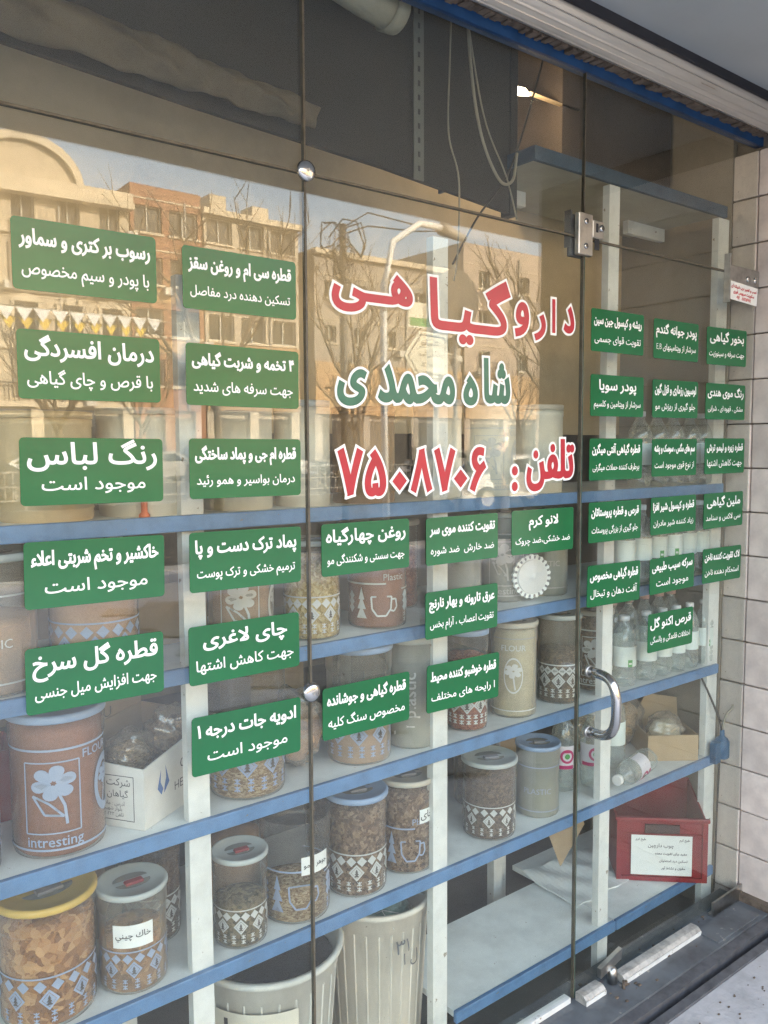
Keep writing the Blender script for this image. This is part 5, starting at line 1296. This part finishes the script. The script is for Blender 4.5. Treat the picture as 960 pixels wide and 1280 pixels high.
# dustbin style tubs
def bin_(x, y, r, h, m, label, tilt=0.0):
    t = empty('ribbed_bin', (x, y, -0.119), label, 'bin', 'ribbed plastic bins under the shelves')
    t.rotation_euler = (tilt, 0, 0)
    h += 0.119
    MB().lathe([(r * 0.76, 0.0), (r * 0.94, h * 0.90), (r * 0.97, h * 0.905), (r * 0.97, h * 0.965), (r * 1.03, h * 0.97), (r * 1.045, h * 0.985), (r * 1.03, h), (r * 0.97, h), (r * 0.94, h * 0.965), (r * 0.73, 0.01), (0.001, 0.01)], 48, cap=False).build('body', M[m], t)
    mb = MB()
    for k in range(26):
        a = 2 * math.pi * k / 26
        c_, s_ = math.cos(a), math.sin(a)
        def P_(rr, off, z): return (rr * c_ - off * s_, rr * s_ + off * c_, z)
        z0, z1 = 0.02, h * 0.88; ra, rb = r * (0.76 + 0.18 * z0 / (h * .9)), r * (0.76 + 0.18 * z1 / (h * .9))
        w_ = 0.003; d_ = 0.002
        mb.add([P_(ra, -w_, z0), P_(ra, w_, z0), P_(ra + d_, 0, z0), P_(rb, -w_, z1), P_(rb, w_, z1), P_(rb + d_, 0, z1)], [(0, 2, 5, 3), (2, 1, 4, 5), (3, 5, 4), (0, 1, 2)])
    mb.build('rib', M[m], t)
    return t, h
b1, h1 = bin_(0.905, 0.225, 0.168, 0.345, 'bin_grey', 'grimy pale grey ribbed bin with stencilled black writing, bottom edge')
face = math.atan2(CAMP.y - 0.225, CAMP.x - 0.905)
def on_bin(parent, s_, uc, z, em, R_, m, name='lettering', off=0.03):
    vs, fs, b_ = text_mesh(s_, off, True); out = []
    for x, y in vs:
        u = face + uc + (x - (b_[0] + b_[1]) / 2) * em / R_; out.append((R_ * math.cos(u), R_ * math.sin(u), z + y * em))
    return MB().add(out, fs).build(name, m, parent)
mbp = MB(); R_ = 0.168 * 0.945 + 0.006; vs = []
for i in range(13):
    u = face - 0.75 + 1.15 * i / 12; vs += [(R_ * math.cos(u), R_ * math.sin(u), 0.23), (R_ * math.cos(u), R_ * math.sin(u), 0.395)]
pl = mbp.add(vs, [(2 * i, 2 * i + 2, 2 * i + 3, 2 * i + 1) for i in range(12)], True).build('paper', M['tub_pale'], b1)
on_bin(pl, 'زنزوا', -0.18, 0.32, 0.085, R_ + 0.002, M['ink'])
MB().lathe([(0.150, 0.42), (0.10, 0.43), (0.001, 0.425)], 30, cap=False).build('contents', M['dark_stuff'], b1)
b2, h2 = bin_(1.235, 0.245, 0.138, 0.345, 'bin_cream', 'cream ribbed bin holding green netting, left of the middle post')
face = math.atan2(CAMP.y - 0.245, CAMP.x - 1.235)
for i_, (s_, uu, zz, em) in enumerate((('۳۱', 0.50, 0.36, 0.05), ('ل ا', 0.68, 0.33, 0.04))): on_bin(b2, s_, uu, zz, em, 0.138 * 0.94 + 0.005, M['ink_soft'], off=0.0)
nb = bag(1.235, 0.245, 0.205, 0.100, 0.100, 0.120, 'heap of pale green plastic netting inside the cream bin', 'net', 14, None, 'plastic_netting')
mb = MB(); random.seed(5)
for i in range(46):
    a, rr = random.uniform(0, 6.28), random.uniform(0, 0.09); p0 = Vector((rr * math.cos(a), rr * math.sin(a), 0.115 + random.uniform(0, 0.01)))
    p1 = p0 + Vector((random.uniform(-.05, .05), random.uniform(-.05, .05), random.uniform(0.0, .035))); p2 = p1 + Vector((random.uniform(-.04, .04), random.uniform(-.04, .04), random.uniform(-0.04, .0)))
    mb.tube([p0, p1, p2], 0.0012, 4)
mb.build('strand', M['c_white'], nb)
# blue canister hanging by the post
t = empty('blue_canister', (2.515, 0.052, 0.43), 'small deep blue canister hanging at the end of the fourth shelf', 'canister')
MB().lathe([(0.020, 0), (0.024, 0.004), (0.024, 0.055), (0.018, 0.066), (0.008, 0.074), (0.007, 0.095)], 20).build('body', M['bluelamp'], t, loc=(0.015, 0, 0))
MB().bevbox(-0.040, -0.010, -0.012, 0.012, -0.008, 0.062, 0.002).build('bracket', M['bluelamp'], t)
cable('gas_hose', [(2.528, 0.052, 0.52), (2.50, 0.052, 0.58), (2.46, 0.10, 0.72), (2.45, 0.2, 0.86)], 0.0035, M['cable_dark'], 'dark wire rising from the blue canister behind the door')
cable('gas_hose', [(2.532, 0.052, 0.52), (2.536, 0.045, 0.57), (2.549, 0.03, 0.60), (2.552, 0.03, 0.61)], 0.004, M['cable'], 'short pale hose curving from the blue canister to the stone wall')
cable('gas_hose', [(2.52, 0.052, 0.43), (2.525, 0.06, 0.25), (2.52, 0.06, -0.02)], 0.003, M['cable_dark'], 'dark wire dropping from the blue canister to the floor')

# ------------------------------------------------------------------ the street across the way (seen mirrored in the glass)
def building(name, label, x0, x1, ztop, wm, cols, rows, ww=1.5, wh=1.6, z0=4.4, dz=3.15, y=-45.0, base=3.6, bandm=None, special=None, depth=10, skip=()):
    t = empty(name, ((x0 + x1) / 2, y, -0.05), label, 'building')
    ox = (x0 + x1) / 2; W = x1 - x0; hx = W / 2
    mb = MB()
    # core set back 0.35 m, wall strips in front of it leave real openings
    mb.box(-hx, hx, -depth, -0.36, 0, ztop)
    zs = [z0 + dz * k for k in range(rows)]
    zprev = base
    pitch = W / cols
    for zc in zs:
        if zc + wh > ztop - 0.2: break
        mb.box(-hx, hx, -0.355, 0, zprev, zc)
        xp = -hx
        for c in range(cols):
            xa = -hx + pitch * (c + 0.5) - ww / 2
            mb.box(xp, xa, -0.355, 0, zc, zc + wh); xp = xa + ww
        mb.box(xp, hx, -0.355, 0, zc, zc + wh)
        zprev = zc + wh
    mb.box(-hx, hx, -0.355, 0, zprev, ztop)
    mb.build('wall', wm, t)
    fr = MB().box(-ww / 2, ww / 2, -0.30, -0.20, 0, 0.07).box(-ww / 2, ww / 2, -0.30, -0.20, wh - 0.07, wh).box(-ww / 2, -ww / 2 + 0.07, -0.30, -0.20, 0.07, wh - 0.07).box(ww / 2 - 0.07, ww / 2, -0.30, -0.20, 0.07, wh - 0.07).box(-0.03, 0.03, -0.30, -0.20, 0.07, wh - 0.07).mesh('window')
    pn = MB().box(-ww / 2 + 0.07, ww / 2 - 0.07, -0.33, -0.31, 0.02, wh - 0.02).mesh('pane')
    fr.materials.append(M['win_frame']); pn.materials.append(M['win_dark'])
    for r_, zc in enumerate(zs):
        if zc + wh > ztop - 0.2: break
        for c in range(cols):
            if (c, r_) in skip: continue
            o = link('window', fr, None, t, (-hx + pitch * (c + 0.5), 0, zc))
            link('pane', pn, None, o)
    sl = MB()
    for r_, zc in enumerate(zs):
        if zc + wh > ztop - 0.2: break
        for c in range(cols):
            xc = -hx + pitch * (c + 0.5)
            sl.box(xc - ww / 2 - .1, xc + ww / 2 + .1, 0.003, 0.12, zc - 0.14, zc - 0.02)
        sl.box(-hx, hx, 0.003, 0.05, zc + wh + 0.35, zc + wh + 0.43)
    sl.build('sill', M['a_trim'], t)
    random.seed(int(abs(x0) * 10)); ac = MB(); pp = MB()
    for r_, zc in enumerate(zs):
        for c in range(cols):
            if random.random() < 0.35 and zc + wh < ztop - 0.2:
                xc = -hx + pitch * (c + 0.5) + random.choice((-1, 1)) * (ww / 2 + .25); ac.box(xc - .28, xc + .28, 0.14, 0.5, zc - 0.6, zc - 0.2)
    for k in range(max(1, int(W / 7))):
        xc = -hx + W * (k + 0.5) / max(1, int(W / 7)) + pitch * 0.5; pp.box(xc, xc + 0.09, 0.055, 0.13, base, ztop - 0.6)
    if ac.v: ac.build('cooling_unit', M['win_frame'], t)
    pp.build('rain_pipe', M['pole'], t)
    # ground floor: piers and dark shop openings
    mb = MB(); n = max(2, int(W / 4.2))
    for k in range(n + 1):
        xa = -hx + (W - 0.6) * k / n; mb.box(xa, xa + 0.6, -0.35, -0.02, 0, base - 0.001)
    mb.build('pier', wm, t)
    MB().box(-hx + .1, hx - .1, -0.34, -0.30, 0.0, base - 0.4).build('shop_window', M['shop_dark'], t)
    return t, ox, hx
# A: ornate cream building with an arched gable
t, ox, hx = building('ornate_building', 'ornate cream stone building with an arched gable and white framed windows', -2.0, 18.2, 15.2, M['a_stone'], 9, 4, 1.15, 1.75, 4.3, 2.95)
def arch(cx, z, w_, h_, n=14): return [(cx + w_ * math.cos(math.pi * i / n), z + h_ * math.sin(math.pi * i / n)) for i in range(n + 1)]
MB().prism(arch(12.6 - ox, 15.2, 2.6, 2.1), -0.3, 0.05).build('gable', M['a_stone'], t)
ring = arch(12.6 - ox, 15.2, 3.0, 2.5); inner = arch(12.6 - ox, 15.2, 2.6, 2.1)
mb = MB()
for i in range(len(ring) - 1): mb.prism([ring[i], ring[i + 1], inner[i + 1], inner[i]], -0.3, 0.35)
mb.build('gable_trim', M['a_trim'], t)
mb = MB()
for zc in (3.6, 6.6, 9.55, 12.5): mb.box(-hx, hx, 0.002, 0.22, zc, zc + 0.28)
mb.box(-hx - 0.2, hx + 0.1, 0.002, 0.7, 14.5, 14.85).box(-hx - 0.2, hx + 0.1, 0.002, 0.5, 14.86, 15.4)
mb.build('cornice', M['a_trim'], t)
mb = MB()
pitch = 20.2 / 9
for zc in (4.3, 7.25, 10.2, 13.15):
    if zc > 11.9: continue
    for c in range(9):
        xc = -hx + pitch * (c + 0.5)
        mb.box(xc - 0.75, xc - 0.58, 0.002, 0.14, zc - 0.15, zc + 1.8).box(xc + 0.58, xc + 0.75, 0.002, 0.14, zc - 0.15, zc + 1.8).prism([(xc - 0.8, zc + 1.81), (xc + 0.8, zc + 1.81), (xc + 0.5, zc + 2.1), (xc, zc + 2.25), (xc - 0.5, zc + 2.1)], 0.002, 0.18)
mb.build('window_surround', M['a_trim'], t)
# railings
mb = MB()
for k in range(40): mb.box(-hx + 0.5 * k, -hx + 0.5 * k + 0.06, 0.25, 0.30, 3.9, 4.8)
mb.box(-hx, hx, 0.24, 0.31, 4.8, 4.88).build('railing', M['win_dark'], t)
# B: red brick + beige block
t, ox, hx = building('brick_building', 'red brown brick apartment block between the ornate and the beige building', 18.3, 22.6, 16.2, M['b_red'], 2, 4, 1.7, 1.5, 5.0, 2.85)
MB().box(-hx, hx, 0.001, 0.08, 6.9, 7.6).box(-hx, hx, 0.001, 0.08, 9.7, 10.4).build('spandrel', M['b_orange'], t)
t, ox, hx = building('beige_building', 'beige apartment block with wide dark windows and orange brick bands', 22.7, 29.2, 15.4, M['b_beige'], 3, 4, 1.7, 1.5, 5.0, 2.85)
MB().box(-hx, hx, 0.001, 0.10, 7.0, 7.65).box(-hx, hx, 0.001, 0.10, 3.7, 4.9).build('spandrel', M['b_orange'], t)
MB().box(-hx - 0.1, hx + 0.1, 0.001, 0.4, 15.15, 15.5).box(0.4, 1.5, -2, -0.5, 15.41, 16.4).box(-2.5, -1.4, -2, -0.5, 15.41, 16.6).build('parapet', M['a_trim'], t)
# C: grey block lower, D pinkish
t, ox, hx = building('grey_building', 'plain grey rendered block with small windows standing farther along', 30.4, 43.6, 14.3, M['c_grey'], 5, 4, 1.0, 1.1, 5.4, 2.9)
MB().box(-hx, hx, 0.001, 0.12, 3.6, 7.0).build('spandrel', M['b_orange'], t)
MB().box(-hx - .1, hx + .1, 0.001, 0.35, 13.95, 14.3).build('parapet', M['a_trim'], t)
t, ox, hx = building('pink_building', 'pinkish rendered block with orange ground storey at the end of the row', 44.0, 65.0, 16.6, M['d_pink'], 5, 3, 1.2, 1.3, 7.4, 3.0)
MB().box(-hx, hx, 0.001, 0.12, 3.6, 7.0).build('spandrel', M['b_orange'], t)
t, ox, hx = building('end_building', 'tall cream block beyond the pinkish one', 66.0, 110.0, 21.0, M['a_stone'], 12, 5, 1.4, 1.4, 5.0, 3.0)
t, ox, hx = building('near_left_building', 'plain beige block left of the ornate building', -40.0, -2.4, 14.0, M['b_beige'], 11, 3, 1.4, 1.5, 4.6, 3.0)

# cars
def make_car(m, label, loc, rz, cat='car'):
    t = empty('parked_car', loc, label, cat, 'cars across the road', rz)
    prof = [(-2.1, 0.35), (-2.15, 0.62), (-2.05, 0.85), (-1.25, 0.95), (-0.55, 1.38), (0.65, 1.42), (1.35, 1.02), (2.0, 0.92), (2.15, 0.75), (2.15, 0.35)]
    MB().prism(prof, -0.82, 0.82).build('body', m, t)
    for s_ in (-1, 1):
        y0, y1 = (0.822, 0.832) if s_ > 0 else (-0.832, -0.822)
        MB().prism([(-1.0, 0.98), (-0.50, 1.31), (0.02, 1.33), (0.02, 0.98)], y0, y1).build('side_window', M['win_dark'], t)
        MB().prism([(0.08, 0.98), (0.08, 1.33), (0.60, 1.34), (1.05, 1.04), (1.05, 0.98)], y0, y1).build('side_window', M['win_dark'], t)
    MB().add([(-1.20, -0.7, 0.985), (-1.20, 0.7, 0.985), (-0.60, 0.66, 1.362), (-0.60, -0.66, 1.362)], [(0, 1, 2, 3)]).build('windscreen', M['win_dark'], t, loc=(-0.012, 0, 0.012))
    for x in (-1.35, 1.35):
        for s_ in (-1, 1):
            wh_ = MB().lathe([(0.32, -0.1), (0.32, 0.1)], 24).build('wheel', M['tyre'], t, loc=(x, s_ * 0.76, 0.32), rot=(rad(90), 0, 0))
            MB().lathe([(0.19, -0.108), (0.19, 0.108)], 16).build('rim', M['steel'], wh_)
    for s_ in (-1, 1):
        MB().box(2.13, 2.16, s_ * 0.65 - 0.15, s_ * 0.65 + 0.15, 0.65, 0.8).build('tail_light', M['lamp_red'], t)
        MB().box(-2.16, -2.10, s_ * 0.62 - 0.16, s_ * 0.62 + 0.16, 0.62, 0.78).build('headlight', M['paper'], t)
    return t
c0_ = make_car(M['car_white'], 'white hatchback parked across the road behind the ornate building corner', (9.6, -33.5, -0.20), 0)
for m_, x, y, rz, lab in (('car_silver', 14.6, -33.6, 0, 'silver car second in the parked row across the road'), ('car_white', 19.8, -33.4, 0, 'white car third in the parked row, before the brick block'), ('car_dark', 25.2, -33.5, 0, 'dark car fourth in the parked row, before the beige block'),
                          ('car_white', 16.2, -14.0, rad(8), 'white car nearest the shop, mirrored behind the telephone word'), ('car_silver', 31.5, -33.5, 0, 'silver car fifth in the parked row, before the grey block'), ('car_dark', 5.0, -24.0, 0, 'dark car driving in the middle of the road')):
    make_car(M[m_], lab, (x, y, -0.20), rz)
# bare trees
def tree(x, y, h, seed, label):
    random.seed(seed)
    t = empty('bare_tree', (x, y, -0.2), label, 'tree', 'bare street trees')
    tr = MB(); br = MB()
    top = Vector((random.uniform(-.3, .3), 0, h * 0.42))
    tr.tube([(0, 0, 0), (0.05, 0, h * 0.2), top], 0.13, 10, r2=0.08); tr.build('trunk', M['bark'], t)
    def grow(p, d, L, r, lev):
        q = p + d * L * 0.5 + Vector((random.uniform(-.06, .06), random.uniform(-.06, .06), 0)) * L
        e = q + (d + Vector((random.uniform(-.2, .2), random.uniform(-.2, .2), .15))).normalized() * L * 0.5
        br.tube([p, q, e], r, 5, r2=r * 0.6)
        if lev:
            for k in range(3 if lev > 1 else 4):
                nd = (d + Vector((random.uniform(-.8, .8), random.uniform(-.8, .8), random.uniform(0, .6)))).normalized()
                grow(q if k % 2 else e, nd, L * random.uniform(0.55, 0.75), r * 0.55, lev - 1)
    for k in range(5):
        a = 2 * math.pi * k / 5 + random.uniform(-.3, .3)
        grow(top * random.uniform(0.8, 1.0), Vector((math.cos(a) * .7, math.sin(a) * .7, 1)).normalized(), h * 0.30, 0.06, 3)
    br.build('crown', M['bark'], t)
for a in ((6.8, -20.5, 5.2, 1, 'bare tree at the left, before the ornate building'), (12.4, -30, 6.0, 2, 'bare tree before the right half of the ornate building'), (21.5, -28, 5.6, 3, 'bare tree before the brick block'),
          (33.0, -29, 6.2, 4, 'bare tree before the grey block'), (36.5, -26, 6.0, 5, 'bare tree right of the road sign pole'), (40.5, -24, 6.8, 6, 'bare tree before the pinkish block'), (18.5, -11.5, 4.2, 7, 'small bare tree near the white car')):
    tree(*a)
for a in ((9.5, -17.5, 7.5, 11, 'tall bare tree nearest the bunting'), (16.5, -21, 8.0, 12, 'tall bare tree in front of the brick block'), (25.5, -20, 7.5, 13, 'tall bare tree between the beige and the grey building'), (31.0, -19, 7.0, 14, 'bare tree standing near the round sign line'), (13.8, -9.6, 6.2, 15, 'bare tree on the near kerb beside the white car')):
    tree(*a)
t = empty('median_fence', (0, -21.0, -0.2), 'low metal fence along the middle of the road', 'fence')
mb = MB()
for k in range(46): mb.box(-4 + k * 1.1, -3.95 + k * 1.1, -0.02, 0.02, 0, 1.05)
mb.build('post', M['pole'], t)
mb = MB()
for zc in (0.25, 0.6, 0.98): mb.box(-4, 46, 0.021, 0.05, zc, zc + 0.04)
for k in range(250): mb.box(-4 + k * 0.2, -3.98 + k * 0.2, 0.051, 0.065, 0.27, 1.0)
mb.build('rail', M['pole'], t)
# bunting
t = empty('bunting', (0, -9.0, 0), 'string of white and yellow pennants hung across the street', 'bunting')
MB().tube([(1.6, 0, 3.14), (3.0, 0, 3.09), (4.7, 0, 3.06)], 0.008, 6).build('string', M['cable'], t)
for i in range(13):
    x = 1.9 + i * 0.2
    MB().prism([(x, 3.09), (x + 0.19, 3.085), (x + 0.10, 2.93)], -0.006, 0.006).build('pennant', M['flag_white'], t)
for i in range(12):
    x = 1.95 + i * 0.2
    MB().prism([(x, 2.99), (x + 0.19, 2.985), (x + 0.10, 2.85)], -0.10, -0.09).build('pennant', M['flag_yellow'], t)
MB().tube([(1.6, -0.095, 3.0), (4.5, -0.095, 2.98)], 0.006, 6).build('string', M['cable'], t)
# lamp pole with a tangle of wires
t = empty('utility_pole', (7.36, -9.0, -0.2), 'dark utility pole wound with loose wires', 'pole')
MB().tube([(0, 0, 0), (0, 0, 4.95)], 0.06, 12).build('shaft', M['sign_back'], t)
mb = MB(); random.seed(4)
for k in range(9):
    a = random.uniform(0, 6.28); r_ = random.uniform(.15, .5); z = random.uniform(4.1, 4.9)
    mb.tube([(r_ * math.cos(a + q * .7), r_ * math.sin(a + q * .7) * .4, z + .25 * math.sin(q * 1.3 + k)) for q in range(8)], 0.012, 5)
mb.tube([(0, 0, 4.9), (.5, 0, 5.2), (1.4, 0, 5.15), (2.4, 0, 5.3)], 0.012, 5)
mb.tube([(0, 0, 4.8), (.5, 0, 5.0), (1.4, 0, 5.05), (2.4, 0, 5.2)], 0.012, 5)
mb.build('wire', M['cable_dark'], t)
# thin white pole, direction sign, round road sign
t = empty('white_pole', (5.81, -6.0, -0.055), 'thin white pole mirrored below the red lettering', 'pole')
MB().tube([(0, 0, 0), (0, 0, 3.05)], 0.022, 12).build('shaft', M['pole_white'], t)
MB().lathe([(0.03, 3.0), (0.03, 3.08)], 14).build('cap', M['pole_white'], t)
t = empty('direction_sign', (6.52, -6.0, -0.055), 'cream arrow shaped direction sign under a small green lettered plate on a pole', 'sign')
MB().tube([(0, 0.02, 0), (0, 0.02, 3.2)], 0.028, 12).build('shaft', M['pole'], t)
ar = [(-0.49, 2.53), (-0.28, 2.81), (0.14, 2.79), (0.14, 2.25), (-0.28, 2.25)]
MB().prism(ar, 0.055, 0.065).build('arrow_plate', M['sign_cream'], t)
mb = MB()
cc = (-0.12, 2.53)
ip = [((x - cc[0]) * .88 + cc[0], (z - cc[1]) * .88 + cc[1]) for x, z in ar]; i2 = [((x - cc[0]) * .83 + cc[0], (z - cc[1]) * .83 + cc[1]) for x, z in ar]
for i in range(5):
    j = (i + 1) % 5; mb.add([(ip[i][0], 0.067, ip[i][1]), (ip[j][0], 0.067, ip[j][1]), (i2[j][0], 0.067, i2[j][1]), (i2[i][0], 0.067, i2[i][1])], [(0, 1, 2, 3)])
def back_text(mb, s_, cx, cz, em, y, shaped=True):
    vs, fs = text_line(s_, 0, cz, em, 0.36, y, 0.0, shaped); mb.add([(cx - x, y_, z_) for x, y_, z_ in vs], fs)
back_text(mb, 'بهارستان', -0.10, 2.68, 0.09, 0.067); back_text(mb, 'میدان انقلاب', -0.10, 2.56, 0.09, 0.067); back_text(mb, 'Sa Abad St.', -0.10, 2.44, 0.07, 0.067, False); back_text(mb, 'Sanaati Sq.', -0.10, 2.34, 0.07, 0.067, False)
mb.build('lettering', M['ink_soft'], t)
MB().box(-0.43, -0.03, 0.055, 0.065, 2.84, 3.12).build('name_plate', M['sign_cream'], t)
MB().box(-0.41, -0.05, 0.0655, 0.067, 2.86, 2.95).build('name_band', M['leafprint'], t)
t = empty('road_sign', (7.06, -6.2, -0.055), 'big round dark road sign on a pole with a small arrow plate', 'sign')
MB().tube([(0, -0.03, 0), (0, -0.03, 3.7)], 0.03, 12).build('shaft', M['pole'], t)
MB().prism([(0.36 * math.cos(i * math.pi / 20), 3.28 + 0.36 * math.sin(i * math.pi / 20)) for i in range(40)], 0.0, 0.02).build('disc', M['sign_back'], t)
MB().prism([(0.02, 2.70), (0.05, 2.70), (0.05, 2.84), (0.09, 2.84), (0.035, 2.93), (-0.02, 2.84), (0.02, 2.84)], 0.012, 0.018).build('arrow', M['ink'], t)
t = empty('street_lamp', (6.9, -7.4, -0.055), 'curved grey street lamp rising behind the round sign', 'lamp post')
MB().tube([(0, 0, 0), (0, 0, 3.6), (0.15, 0, 4.2), (0.6, 0, 4.5), (1.0, 0, 4.5)], 0.045, 12).build('shaft', M['pole_white'], t)
MB().tube([(1.0, 0, 4.5), (1.2, 0, 4.46), (1.45, 0, 4.42)], 0.10, 14, r2=0.05).build('lamp_head', M['pole'], t)

# a person standing on the far side of the pavement: one skinned body, clothes and mask as children
def person(loc, rz, label):
    t = empty('person', loc, label, 'person', rz=rz)
    V = [(0, 0, .98), (0, 0, 1.2), (0, 0, 1.42), (0, 0, 1.52), (0, -.01, 1.63), (0, -.01, 1.74), (.2, 0, 1.42), (.26, .02, 1.15), (.24, -.08, .92), (.235, -.10, .83), (-.2, 0, 1.42), (-.26, .02, 1.15), (-.24, -.04, .90), (-.235, -.05, .81), (.1, 0, .92), (.11, -.02, .50), (.12, .03, .08), (.12, -.1, .03), (-.1, 0, .92), (-.11, -.02, .50), (-.12, .03, .08), (-.12, -.1, .03)]
    E_ = [(0, 1), (1, 2), (2, 3), (3, 4), (4, 5), (2, 6), (6, 7), (7, 8), (8, 9), (2, 10), (10, 11), (11, 12), (12, 13), (0, 14), (14, 15), (15, 16), (16, 17), (0, 18), (18, 19), (19, 20), (20, 21)]
    Rr = [.15, .15, .14, .055, .095, .075, .07, .048, .036, .04, .07, .048, .036, .04, .10, .065, .045, .045, .10, .065, .045, .045]
    me = bpy.data.meshes.new('body'); me.from_pydata(V, E_, [])
    o = bpy.data.objects.new('body', me); COL.objects.link(o); o.parent = t
    md = o.modifiers.new('skin', 'SKIN')
    for v_, r_ in zip(me.skin_vertices[0].data, Rr): v_.radius = (r_, r_ * .85)
    me.skin_vertices[0].data[0].use_root = True
    o.modifiers.new('sub', 'SUBSURF').levels = 2; o.modifiers['sub'].render_levels = 2
    me.materials.append(M['skin'])
    MB().lathe([(.17, .92), (.19, 1.0), (.18, 1.2), (.19, 1.38), (.12, 1.47), (.075, 1.50)], 20, cap=False).build('coat', M['coat'], t, scale=(1.12, .95, 1))
    for s_ in (-1, 1):
        MB().tube([(s_ * .17, 0, 1.42), (s_ * .265, .02, 1.15), (s_ * .243, -.05, .93)], .078, 12, r2=.055).build('sleeve', M['coat'], t)
        MB().tube([(s_ * .09, 0, .96), (s_ * .11, -.02, .5), (s_ * .12, .02, .07)], .115, 12, r2=.07).build('trouser_leg', M['trouser'], t)
        MB().bevbox(s_ * .12 - .05, s_ * .12 + .05, -.18, .09, 0, .08, .02).build('shoe', M['tyre'], t)
        MB().lathe([(.018, -.01), (.022, 0), (.012, .012)], 10).build('ear', M['skin'], t, loc=(s_ * .088, 0, 1.665), rot=(0, rad(90 * s_), 0))
    MB().lathe([(.075, -.045), (.088, -.01), (.080, .03)], 16, cap=False).build('mask', M['mask'], t, loc=(0, -.022, 1.63), scale=(.95, .95, 1))
    for s_ in (-1, 1): MB().lathe([(.012, 0), (.008, .006)], 10).build('eye', M['ink'], t, loc=(s_ * .033, -.088, 1.69), rot=(rad(90), 0, 0))
    MB().tube([(0, -.085, 1.695), (0, -.115, 1.665)], .012, 8, r2=.016).build('nose', M['skin'], t)
    return t
person((9.76, -8.05, -0.05), rad(150), 'bald person in a dark coat with a white face mask standing across the pavement')
